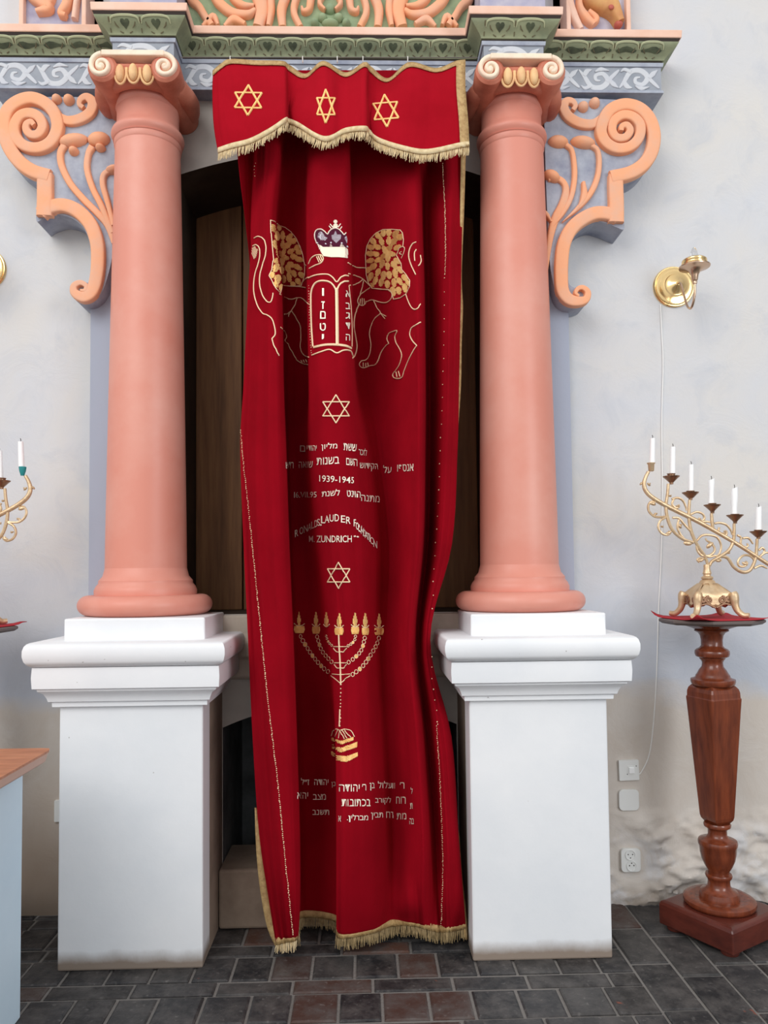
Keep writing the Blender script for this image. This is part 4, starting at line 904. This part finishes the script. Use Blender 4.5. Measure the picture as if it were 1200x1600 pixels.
edge_strip([(398, 1262, -.325), (399, 1300, -.33), (402, 1350, -.335), (408, 1400, -.34), (418, 1450, -.35), (434, 1486, -.37)], [(401, 1262, -.32), (407, 1300, -.33), (414, 1350, -.335), (421, 1400, -.34), (431, 1450, -.355), (442, 1478, -.375)], 0, 'side_braid', M['trim'], ct)
edge_strip([(728, 225, -.25), (725, 330, -.255), (721, 430, -.26), (723, 480, -.265), (721, 540, -.27), (720, 600, -.275), (714, 690, -.28)], [(720, 225, -.255), (719, 330, -.262), (718, 430, -.272), (717.5, 480, -.276), (715, 540, -.28), (714, 600, -.284), (713, 690, -.288)], 0, 'side_braid', M['trim'], ct)
edge_strip([(717, 1300, -.30), (722, 1370, -.305), (728, 1420, -.31), (731, 1468, -.315)], [(713, 1300, -.32), (717, 1370, -.325), (722, 1420, -.33), (727, 1468, -.335)], 0, 'side_braid', M['trim'], ct)
# valance trims
vtop = val_rows[0]; dn = [Vector(p)+(Vector(q_)-Vector(p)).normalized()*0.026 for p, q_ in zip(vtop, val_rows[6])]
ribbon(vtop, dn, 0.005, 'top_braid', M['trim'], vt)
vb_ = val_rows[-1]; vu = [Vector(p)+Vector((0, 0, 0.018)) for p in vb_]; ribbon(vu, vb_, 0.005, 'bottom_braid', M['fringe'], vt)
fringe(vb_, 0.030, M['fringe'], vt, 0.0024, lean=(-0.004, -0.004))
m_ = MB(); rr = [r[-1] for r in val_rows]; r2 = [r[-1]+(Vector(r[-NSEG-1])-Vector(r[-1]))*0.95 for r in val_rows]
m_.grid([[Vector(p)+Vector((0, -.006, 0)) for p in rr], [Vector(p)+Vector((0, -.006, 0)) for p in r2]]); m_.build('side_braid', M['trim'], vt, smooth=True, solid=0.003)
# wire and rings
yw = -0.268; zwl = P(345, 90, yw); zwr = P(735, 90, yw)
a = Vector((colL+0.145, yw, zwl.z)); b = Vector((colR-0.14, yw, zwr.z))
m_ = MB(); m_.tube([a, b], [0.0018], 8); tag(m_.build('curtain_wire', M['wire']), 'thin steel curtain wire stretched between the two capitals', 'wire')
names = ('at the corner beside the column nearest the table', 'over the first dip of the braid', 'just past the middle peak of the braid', 'over the peak before the deepest dip', 'over the last peak of the braid')
for px, lb in zip((360, 473, 527, 567, 637), names):
    p = a.lerp(b, ((P(px, 90, yw).x-a.x)/(b.x-a.x))); m_ = MB()
    m_.tube([p+Vector((0, math.cos(t)*0.008, math.sin(t)*0.011-0.008)) for t in [i*math.pi/8 for i in range(17)]], [0.0016], 6)
    tag(m_.build('curtain_ring', M['ring'], smooth=True), 'small white curtain ring '+lb, 'ring', 'rings on the curtain wire')
# ------------------------------------------------------------------ sconces
def sconce(cx, cz, label, g_=None):
    t = thing('wall_sconce', label, 'wall lamp', (cx, 0, cz), g_)
    q_ = 1.0; pr = [(0.083, 0), (0.083, 0.006), (0.080, 0.010), (0.076, 0.010), (0.074, 0.016), (0.066, 0.019), (0.062, 0.018), (0.045, 0.024), (0.042, 0.030), (0.038, 0.031), (0.024, 0.038), (0.012, 0.047), (0.006, 0.050), (0.0, 0.051)]
    m_ = MB(); n = 44; m_.loft([[(cx+r*math.cos(2*math.pi*j/n), -d, cz+r*math.sin(2*math.pi*j/n)) for j in range(n)] for r, d in pr if r > 0], (True, True)); m_.build('back_plate', M['brass'], t, smooth=True, angle=35)
    ya = -0.175; path = cr([(cx, -0.045, cz), (cx+.001, -.068, cz-.012), (cx+.002, -.09, cz-.06), (cx+.004, -.115, cz-.115), (cx+.006, -.14, cz-.135), (cx+.008, -.16, cz-.12), (cx+.010, -.172, cz-.085), (cx+.010, ya, cz-.045)], 6)
    m_ = MB(); m_.tube(path, [0.0045], 10); m_.build('arm', M['bronze'], t, smooth=True)
    ex = cx+0.010; pr = [(0.008, -.052), (0.009, -.046), (0.008, -.043), (0.011, -.038), (0.014, -.020), (0.022, -.004), (0.040, .006), (0.056, .010), (0.057, .014), (0.050, .015), (0.046, .016)]
    m_ = MB(); m_.lathe([(r, cz+z) for r, z in pr], ex, ya, 32); m_.build('drip_pan', M['bronze'], t, smooth=True, angle=40)
    m_ = MB(); m_.lathe([(r, cz+z) for r, z in [(0.044, .016), (0.047, .020), (0.047, .026), (0.043, .028), (0.045, .031), (0.045, .037), (0.040, .042), (0.02, .044)]], ex, ya, 32); m_.build('candle_cup', M['brass'], t, smooth=True, angle=40)
    m_ = MB(); m_.lathe([(r, cz+z) for r, z in [(0.010, .044), (0.013, .052), (0.014, .060), (0.011, .074), (0.006, .084), (0.002, .088)]], ex, ya, 20); m_.build('bulb', M['glass'], t, smooth=True)
    return t
sp = P(1052, 449, 0.0); sct = sconce(sp.x, sp.z, 'round brass wall sconce above the candle stand, with a hanging white cord')
sq = P(-23, 421, 0.0); sconce(sq.x, sq.z, 'round brass wall sconce cut off at the picture edge above the other candelabrum')
m_ = MB(); m_.tube([P(x, y, -0.004) for x, y in cr([(1032, 476), (1034, 520), (1036, 570), (1034, 660), (1035, 770), (1033, 870), (1029, 950), (1026, 1050), (1021, 1130), (1014, 1180), (1002, 1206), (997, 1210)], 6)], [0.0024], 6)
m_.build('cord', M['cordm'], sct, smooth=True)['label'] = 'thin white cord hanging down the wall'
# ------------------------------------------------------------------ switches
def wall_box(name, px0, px1, py0, py1, r, d, label, cat, extra=None, rot=0.0, group=None):
    p = P((px0+px1)/2, (py0+py1)/2, 0); w, h = (px1-px0)*s(0)/2, (py1-py0)*s(0)/2
    t = thing(name, label, cat, (p.x, 0, p.z), group); out = []
    for qx, qz, a0 in ((1, 1, 0), (-1, 1, 90), (-1, -1, 180), (1, -1, 270)):
        for i in range(5):
            a_ = math.radians(a0+i*22.5); x, z = qx*(w-r)+r*math.cos(a_), qz*(h-r)+r*math.sin(a_); out.append((p.x+x*math.cos(rot)-z*math.sin(rot), p.z+x*math.sin(rot)+z*math.cos(rot)))
    m_ = MB(); m_.prism(out, -d, 0.0); m_.build('cover_plate', M['plastic'], t, bevel=0.003)
    if extra: extra(t, p, w, h, d)
    return t
def rocker(t, p, w, h, d):
    m_ = MB(); m_.box(p.x-0.002, p.x+0.020, -d-0.006, -d+0.002, p.z-0.012, p.z+0.012); m_.build('rocker', M['plastic2'], t, bevel=0.002)
    m_ = MB(); m_.box(p.x-0.006, p.x+0.024, -d-0.0015, -d+0.002, p.z-0.0165, p.z+0.0165); m_.build('rocker_frame', M['plastic'], t)
    for dx, dz in ((-0.007, -0.015), (0.028, 0.016)):
        m_ = MB(); m_.ell((p.x+dx, -d, p.z+dz), (0.0022, 0.001, 0.0022), 8, 4); m_.build('screw', M['hole'], t)
def sockets(t, p, w, h, d):
    for dx, dz in ((-0.002, 0.021), (0.002, -0.021)):
        m_ = MB(); n = 24; c_ = (p.x+dx, p.z+dz); m_.loft([[(c_[0]+r*math.cos(2*math.pi*j/n), y, c_[1]+r*math.sin(2*math.pi*j/n)) for j in range(n)] for r, y in ((0.0205, -d+.001), (0.0205, -d-.003), (0.017, -d-.003), (0.016, -d-.0008))]); f_ = m_.build('socket_face', M['plastic'], t)
        for hx, hz in ((-0.0085, 0.002), (0.0085, 0.002), (0, -0.011*(1 if dz > 0 else -1))):
            m_ = MB(); m_.ell((c_[0]+hx, -d-.001, c_[1]+hz), (0.0025, 0.001, 0.0025), 8, 4); m_.build('socket_hole', M['hole'], f_)
wall_box('light_switch', 966, 997, 1187, 1218, 0.003, 0.011, 'square white light switch on the wall, uppermost of three fittings', 'light switch', rocker, 0.02)
wall_box('junction_box', 966, 997, 1233, 1265, 0.016, 0.011, 'round-cornered blank white box cover below the light switch', 'junction box')
wall_box('power_outlet', 969, 999, 1325, 1360, 0.014, 0.014, 'white double power outlet low on the wall beside the pedestal', 'outlet', sockets)
wall_box('light_switch', 87, 118, 1250, 1282, 0.003, 0.011, 'white switch half hidden behind the pedestal nearest the blue table', 'light switch')
# ------------------------------------------------------------------ candle stands and candelabra
YS = -0.26; AX = P(1118, 1200, YS).x
zs_ = lambda zy: P(1118, 940+zy/2.857, YS).z
ks = s(YS)/2.857
def zst(z, h): return P(1118, 940+z/2.857, YS-0.8*h*ks*max(0, min(1, (z-100)/900))).z
def stand(cx, mir, label, cloth_label):
    t = thing('candle_stand', label, 'pedestal stand', (cx, YS, 0), 'turned wooden candle stands')
    rot0 = math.radians(26)*mir
    def sq(hd, z, n=4, ch=0.0, ra=0.0):
        o = []
        for i in range(4):
            a = math.radians(-90)+rot0*0.0+math.pi/2*i+ra
            for sgn in ((-ch, ch) if ch else (0,)): o.append((cx+hd*math.cos(a+sgn), YS+hd*math.sin(a+sgn), z))
        return o
    zp = zst(1402, 140)
    m_ = MB(); hd = 0.205; ra = math.radians(-14)*mir
    m_.loft([sq(hd, 0.016, ra=ra), sq(hd, zp-0.014, ra=ra), sq(hd-0.006, zp-0.004, ra=ra), sq(hd-0.022, zp, ra=ra)]); m_.build('base_plinth', M['mahogany2'], t, bevel=0.004)
    for i in range(4):
        a = math.radians(-90)+math.pi/2*i+ra; fx, fy = cx+0.15*math.cos(a), YS+0.15*math.sin(a)
        m_ = MB(); m_.lathe([(0.028, 0.0), (0.032, 0.01), (0.03, 0.018)], fx, fy, 16); m_.build('foot', M['mahogany2'], t, smooth=True)
    def part(nm, pr, mm='mahogany'):
        m_ = MB(); m_.lathe([(h*ks, zst(z, h)) for z, h in pr], cx, YS, 40); m_.build(nm, M[mm], t, smooth=True, angle=45)
    part('base_disc', [(1403, 140), (1398, 148), (1390, 152), (1378, 150), (1368, 140), (1358, 118), (1352, 90)])
    part('lower_turning', [(1352, 84), (1345, 84), (1335, 82), (1318, 78), (1300, 58), (1282, 48), (1262, 46), (1250, 48), (1247, 54), (1238, 57), (1230, 54), (1226, 44), (1216, 44), (1195, 58), (1170, 70), (1140, 76), (1115, 78), (1108, 82), (1096, 83), (1086, 80), (1076, 66), (1066, 48), (1050, 40), (1030, 40), (1022, 44), (1018, 56), (1008, 58), (1000, 54), (996, 40)])
    m_ = MB(); sh = [(1002, 36), (994, 54), (984, 66), (970, 71), (700, 93), (500, 109), (432, 115), (428, 111), (405, 110), (388, 104), (376, 92), (370, 80)]
    m_.loft([sq(h*ks, zst(z, h*0.8), ch=0.035, ra=math.radians(-27)*mir) for z, h in sh]); m_.build('shaft', M['mahogany'], t, bevel=0.004)
    part('upper_turning', [(374, 88), (368, 92), (358, 95), (348, 94), (343, 80), (338, 74), (330, 72), (322, 66), (306, 58), (290, 46), (272, 44), (262, 48), (256, 54), (250, 56), (244, 70), (232, 74), (220, 73), (212, 66), (206, 54), (196, 46), (170, 46), (150, 50), (138, 58), (132, 70), (128, 74), (124, 70), (118, 80), (108, 110), (98, 128)])
    m_ = MB(); zb, zt = zs_(98), zs_(76); rr = 0.178
    oc = lambda r, z: [(cx+r*math.cos(math.radians(22.5+45*i)), YS+r*math.sin(math.radians(22.5+45*i)), z) for i in range(8)]
    m_.loft([oc(rr-0.012, zb), oc(rr, zb+0.008), oc(rr, zt-0.003), oc(rr-0.005, zt)]); m_.build('top_board', M['board'], t)
    zt_ = zt
    m_ = MB(); rows = []; c0, s0 = math.cos(0.15*mir), math.sin(0.15*mir)
    for i in range(13):
        r = []
        for j in range(13):
            u, v = (i-6)/6*0.15, (j-6)/6*0.15; d = max(abs(i-6), abs(j-6))/6; cor = (abs(i-6)/6)*(abs(j-6)/6)
            r.append((cx+u*c0-v*s0, YS+u*s0+v*c0, zt_+0.0025+0.022*cor**5*(1 if i*j != 144 else .4)))
        rows.append(r)
    m_.grid(rows); tag(m_.build('red_cloth', M['red_cloth'], smooth=True, angle=180, solid=0.002), cloth_label, 'cloth')
    return zt_+0.004
zq = lambda x, y: (980+x/5.0, 660+y/5.0)
def candelabrum(ctr, mir, label, zt, left=False):
    base = P(1106, 962, YS)                    # foot centre as read from the photograph
    def T(x, y, dy=0.0):
        p = P(*zq(x, y), YS); return Vector((ctr+(p.x-base.x)*mir, YS+dy, p.z))
    z0 = zt+0.0; 
    t = thing('candelabrum', label, 'candelabrum', (ctr, YS, z0), 'gilt slanting candelabra')
    kz = s(YS)/5
    path = lambda L, n=6: [T(x, y) for x, y in cr(L, n)]
    # openwork foot: domed body with four legs
    b = MB(); n = 32; zb = lambda y: T(635, y).z
    prof = [(1225, 30), (1240, 52), (1262, 62), (1290, 84), (1315, 100), (1325, 104)]
    rings = []
    for y, r in prof:
        rings.append([(ctr+r*kz*math.cos(2*math.pi*j/n), YS+r*kz*math.sin(2*math.pi*j/n), zb(y)+(0.006*math.cos(8*math.pi*j/n) if y > 1400 else 0)) for j in range(n)])
    b.loft(rings, (True, False)); bo = b.build('foot_dome', M['gilt'], t, smooth=True, solid=0.003)
    for i in range(4):
        a = math.radians(45+90*i); L = []
        for rr, y in ((176, 1326), (184, 1350), (188, 1385), (192, 1425), (208, 1466), (245, 1502), (285, 1520)):
            L.append((ctr+rr*kz*math.cos(a)*1.08, YS+rr*kz*math.sin(a)*1.08, max(zb(y), z0+0.012)))
        m_ = MB(); m_.tube(cr(L, 4), [0.013, 0.0165, 0.016, 0.014, 0.012, 0.011, 0.010, 0.009], 10); m_.build('leg', M['gilt'], t, smooth=True)
        a2 = math.radians(90*i); d1 = Vector((math.cos(a2), math.sin(a2), 0)); d2 = Vector((-math.sin(a2), math.cos(a2), 0)); o_ = Vector((ctr, YS, 0))+d1*(128*kz)
        rows = []
        for q_ in range(9):
            v_ = q_/8; r_ = []
            for w_ in range(13):
                u_ = (w_-6)/6; lowz = 1408+34*max(0, 1-(u_/0.42)**2)-10*math.cos(u_*14); y = lerp(1258, lowz, v_); half = lerp(44, 138, min(1, v_*1.9))
                r_.append(o_-d1*((1-min(1, v_*2.0))*72*kz)+d2*(u_*half*kz)+Vector((0, 0, zb(y))))
            rows.append(r_)
        m_ = MB(); m_.grid(rows); pn = m_.build('pierced_panel', M['gilt'], t, smooth=True, angle=180, solid=0.004)
        m_ = MB()
        for sg in (-1, 1):
            for c_, r0, tw in ((52, 30, 1), (100, 22, -1)):
                sp_ = [o_+d1*0.003+d2*((sg*c_*kz)+sg*tw*r0*kz*(1-q_/26)*math.sin(q_*.62))+Vector((0, 0, zb(1382)+r0*kz*(1-q_/26)*math.cos(q_*.62))) for q_ in range(22)]
                m_.tube(sp_, [0.0036, 0.0026], 6)
            m_.tube([o_+d1*0.003+d2*(sg*u*kz)+Vector((0, 0, zb(y))) for u, y in cr([(4, 1440), (30, 1428), (70, 1412), (118, 1420)], 4)], [0.004], 6)
        m_.build('pierced_pattern', M['gilt_dark'], pn, smooth=True)
    m_ = MB(); m_.lathe([(r*kz, zb(y)) for y, r in [(1228, 30), (1222, 44), (1212, 46), (1206, 42), (1200, 30), (1188, 28), (1180, 34), (1165, 30), (1140, 24), (1120, 26), (1110, 22)]], ctr, YS, 24); m_.build('knop', M['gilt'], t, smooth=True)
    # slanting bar
    m_ = MB(); m_.tube(path([(163, 385), (140, 430), (128, 480), (140, 530), (185, 580), (300, 650), (560, 780), (830, 935), (1080, 1095), (1300, 1240)]), [0.006, 0.0075, 0.0085, 0.0085, 0.0075, 0.0075], 10); m_.build('bar', M['gilt'], t, smooth=True)
    stems = [[(318, 480), (312, 560), (300, 650), (310, 740), (350, 840), (430, 910), (515, 940)], [(485, 605), (480, 680), (480, 760), (500, 860), (545, 960), (600, 1040), (628, 1115)],
             [(655, 710), (660, 780), (668, 840)], [(832, 790), (832, 860), (825, 930), (790, 1000), (720, 1050), (660, 1085), (640, 1120)], [(1012, 910), (1008, 980), (1000, 1060), (960, 1150), (900, 1170), (830, 1130), (780, 1060), (720, 1045)],
             [(1185, 960), (1185, 1060), (1180, 1130)]]
    for L in stems: m_ = MB(); m_.tube(path(L), [0.0055, 0.0065, 0.0055], 8); m_.build('branch', M['gilt'], t, smooth=True)
    curls = [[(300, 735), (260, 740), (210, 735), (170, 700), (160, 655), (180, 620), (205, 625), (200, 645)], [(300, 740), (255, 770), (240, 820), (265, 865), (310, 880), (335, 860), (318, 850)], [(210, 735), (215, 715), (230, 715)],
             [(350, 745), (400, 750), (445, 800), (490, 850), (520, 900)], [(345, 600), (390, 590), (430, 610), (455, 660), (460, 690)], [(360, 600), (348, 640), (375, 668), (400, 660), (398, 640)], [(490, 720), (540, 700), (585, 715), (600, 750), (575, 775), (555, 765), (560, 745)],
             [(540, 925), (580, 885), (640, 880), (700, 900), (730, 960), (720, 1020), (690, 1050)], [(540, 945), (545, 1000), (580, 1040), (640, 1040), (680, 1000), (660, 950), (620, 925), (608, 905)], [(605, 1040), (640, 1050), (690, 1040)],
             [(680, 790), (720, 785), (770, 800), (805, 840), (818, 880)], [(715, 820), (712, 860), (745, 885), (772, 875), (770, 850), (752, 852)], [(560, 780), (610, 775), (645, 780)], [(855, 880), (885, 900), (885, 950), (915, 975), (940, 965), (932, 945)],
             [(900, 905), (945, 905), (980, 950)], [(1000, 1090), (960, 1045), (905, 1040), (865, 1080), (870, 1120), (910, 1125), (935, 1100), (920, 1085)], [(1025, 1000), (1050, 980), (1070, 1000), (1055, 1030)], [(1020, 1060), (1070, 1020), (1110, 1020)], [(990, 1140), (1040, 1120), (1090, 1140)], [(400, 760), (390, 820), (410, 870), (440, 905)],
             [(600, 1070), (570, 1060), (545, 1075), (560, 1095)], [(690, 1060), (720, 1065), (730, 1085)]]
    for L in curls: m_ = MB(); m_.tube(path(L, 5), [0.0042, 0.0045, 0.003], 7); m_.build('scroll', M['gilt'], t, smooth=True)
    for x, y, a, w in ((195, 635, .3, 28), (320, 865, -.4, 26), (405, 810, .9, 24), (640, 960, -.7, 34), (915, 1105, .5, 26), (470, 945, .1, 36), (705, 1080, .2, 24), (570, 1078, -.2, 26), (165, 485, .8, 18), (105, 478, -.9, 16), (755, 868, .2, 18), (560, 760, .4, 16), (390, 655, .3, 16), (268, 815, .4, 14), (222, 715, .2, 12), (785, 1020, .2, 16), (330, 575, .3, 14)):
        p = T(x, y); m_ = MB(); m_.ell(p, (w*kz, 0.006, w*kz*0.5), 10, 6, rot=-a*mir)
        m_.ell(p+Vector((w*kz*.5*mir, 0, w*kz*.35)), (w*kz*.5, 0.005, w*kz*.3), 8, 5, rot=.6*mir); m_.build('leaf', M['gilt'], t, smooth=True)
    cups = [(183, 378, 318, None), (340, 478, 400, 442), (490, 600, 535, 568), (660, 705, 632, 665), (838, 785, 716, 745), (1020, 905, 840, 872), (1195, 960, 900, 930)]
    cl = [(195, 125, 312, 22), (354, 192, 400, 22), (497, 330, 535, 21), (655, 445, 632, 24), (835, 512, 716, 26), (1024, 660, 840, 25)]
    for i, (x, y0, yt, yp) in enumerate(cups):
        p = T(x, yt)
        if yp is None:
            if left:
                m_ = MB(); m_.lathe([(r*kz, T(x, y).z) for y, r in [(384, 14), (372, 17), (350, 24), (330, 27), (318, 28), (316, 24)]], p.x, YS, 20); m_.build('foil_cup', M['teal'], t, smooth=True)
            else:
                m_ = MB(); m_.lathe([(r*kz, T(x, y).z) for y, r in [(382, 18), (376, 22), (330, 25), (322, 32), (316, 33), (316, 24)]], p.x, YS, 20); m_.build('candle_cup', M['gilt'], t, smooth=True)
        else:
            m_ = MB(); m_.lathe([(r*kz, T(x, y).z) for y, r in [(y0+6, 14), (y0-8, 15), (yp+24, 20), (yp+12, 32), (yp-4, 48), (yp-16, 63), (yp-22, 65), (yp-18, 45), (yt+18, 30), (yt+8, 29), (yt+2, 33), (yt, 33), (yt, 24)]], p.x, YS, 24); m_.build('drip_pan', M['gilt_dark'], t, smooth=True, angle=45)
    places = ('highest candle of the slanting candelabrum by the brass sconce', 'second candle down of the slanting candelabrum by the brass sconce', 'third candle down of the slanting candelabrum by the brass sconce', 'fourth candle down of the slanting candelabrum, its side dripped', 'fifth candle down of the slanting candelabrum, its tip leaning', 'lowest white candle in view of the slanting candelabrum')
    for i, (x, ya, yb, w) in enumerate(cl):
        if left and i > 1: break
        pa, pb = T(x, ya), T(x-4, yb+4); lb = ('white candle in a teal foil cup at the candelabrum tip' if i == 0 else 'white candle at the picture edge, next to the teal foil cup') if left else 'white '+places[i] if 'white' not in places[i] else places[i]
        c_ = thing('candle', lb, 'candle', pb, 'white candles')
        m_ = MB(); rr = w*kz; nn = 16; rings = []
        for q_ in range(9):
            f_ = q_/8; p = pb.lerp(pa, f_); r_ = rr*(1.0-0.1*f_)*(1+ (0.12*math.sin(5*f_+i) if i in (3, 4) and not left else 0)); rings.append([(p.x+r_*math.cos(2*math.pi*j/nn), p.y+r_*math.sin(2*math.pi*j/nn), p.z+(0.004*math.cos(2*math.pi*j/nn) if f_ == 1 and i > 2 else 0)) for j in range(nn)])
        m_.loft(rings); m_.build('wax', M['wax'], c_, smooth=True, angle=50)
        m_ = MB(); m_.tube([pa, pa+Vector((0.001, 0, 0.006)), pa+Vector((-0.001, 0, 0.012))], [0.0012], 6); m_.build('wick', M['wick'], c_)
zt1 = stand(AX, 1, 'turned mahogany candle stand on a square plinth, standing on the brick floor', 'red felt square under the gilt foot of the candelabrum by the brass sconce')
candelabrum(AX-0.01, 1, 'slanting gilt candelabrum with six white candles in view, on the mahogany stand', zt1)
DX = P(34, 720, YS).x + P(1018, 700, YS).x    # mirror the pair about the ark
AX2 = DX-AX-0.0
zt2 = stand(AX2, -1, 'turned candle stand cut off at the picture edge behind the blue table', 'dark red felt corner at the picture edge above the blue table')
candelabrum(DX-(AX-0.01), -1, 'gilt candelabrum tip with a teal foil cup at the picture edge', zt2, True)
# ------------------------------------------------------------------ blue table
fc = PZ(32, 1590); tx, ty = fc.x, fc.y
t = thing('table', 'pale blue painted table with a brown wooden top, at the picture edge', 'table', (tx-0.4, ty-0.4, 0))
d_ = ray(80, 1169); ztab = 0.775; ztb = CAM.z+d_.z*((ztab-CAM.z)/d_.z); pc = CAM+d_*((ztab-CAM.z)/d_.z)
m_ = MB(); m_.box(tx-0.8, tx, ty-0.75, ty, 0.0, ztab-0.035); m_.build('body', M['blue'], t, bevel=0.004)
out = []; x1, y1 = pc.x+0.004, pc.y+0.004
pl = [(tx-0.9, y1), (x1-0.03, y1), (x1-0.008, y1-0.006), (x1, y1-0.03), (x1, y1-0.95), (tx-0.9, y1-0.95)]
m_ = MB(); m_.loft([[(x, y, z) for x, y in pl] for z in (ztab-0.006, ztab)]); m_.build('top', M['tablewood'], t)
cx_, cy_ = tx-0.4, y1-0.45
sh = lambda k_: [(cx_+(x-cx_)*k_, cy_+(y-cy_)*k_) for x, y in pl]
m_ = MB(); m_.loft([[(x, y, ztab-0.036) for x, y in sh(0.972)], [(x, y, ztab-0.030) for x, y in sh(0.985)], [(x, y, ztab-0.007) for x, y in sh(0.997)]]); m_.build('top_edge', M['tableedge'], t)
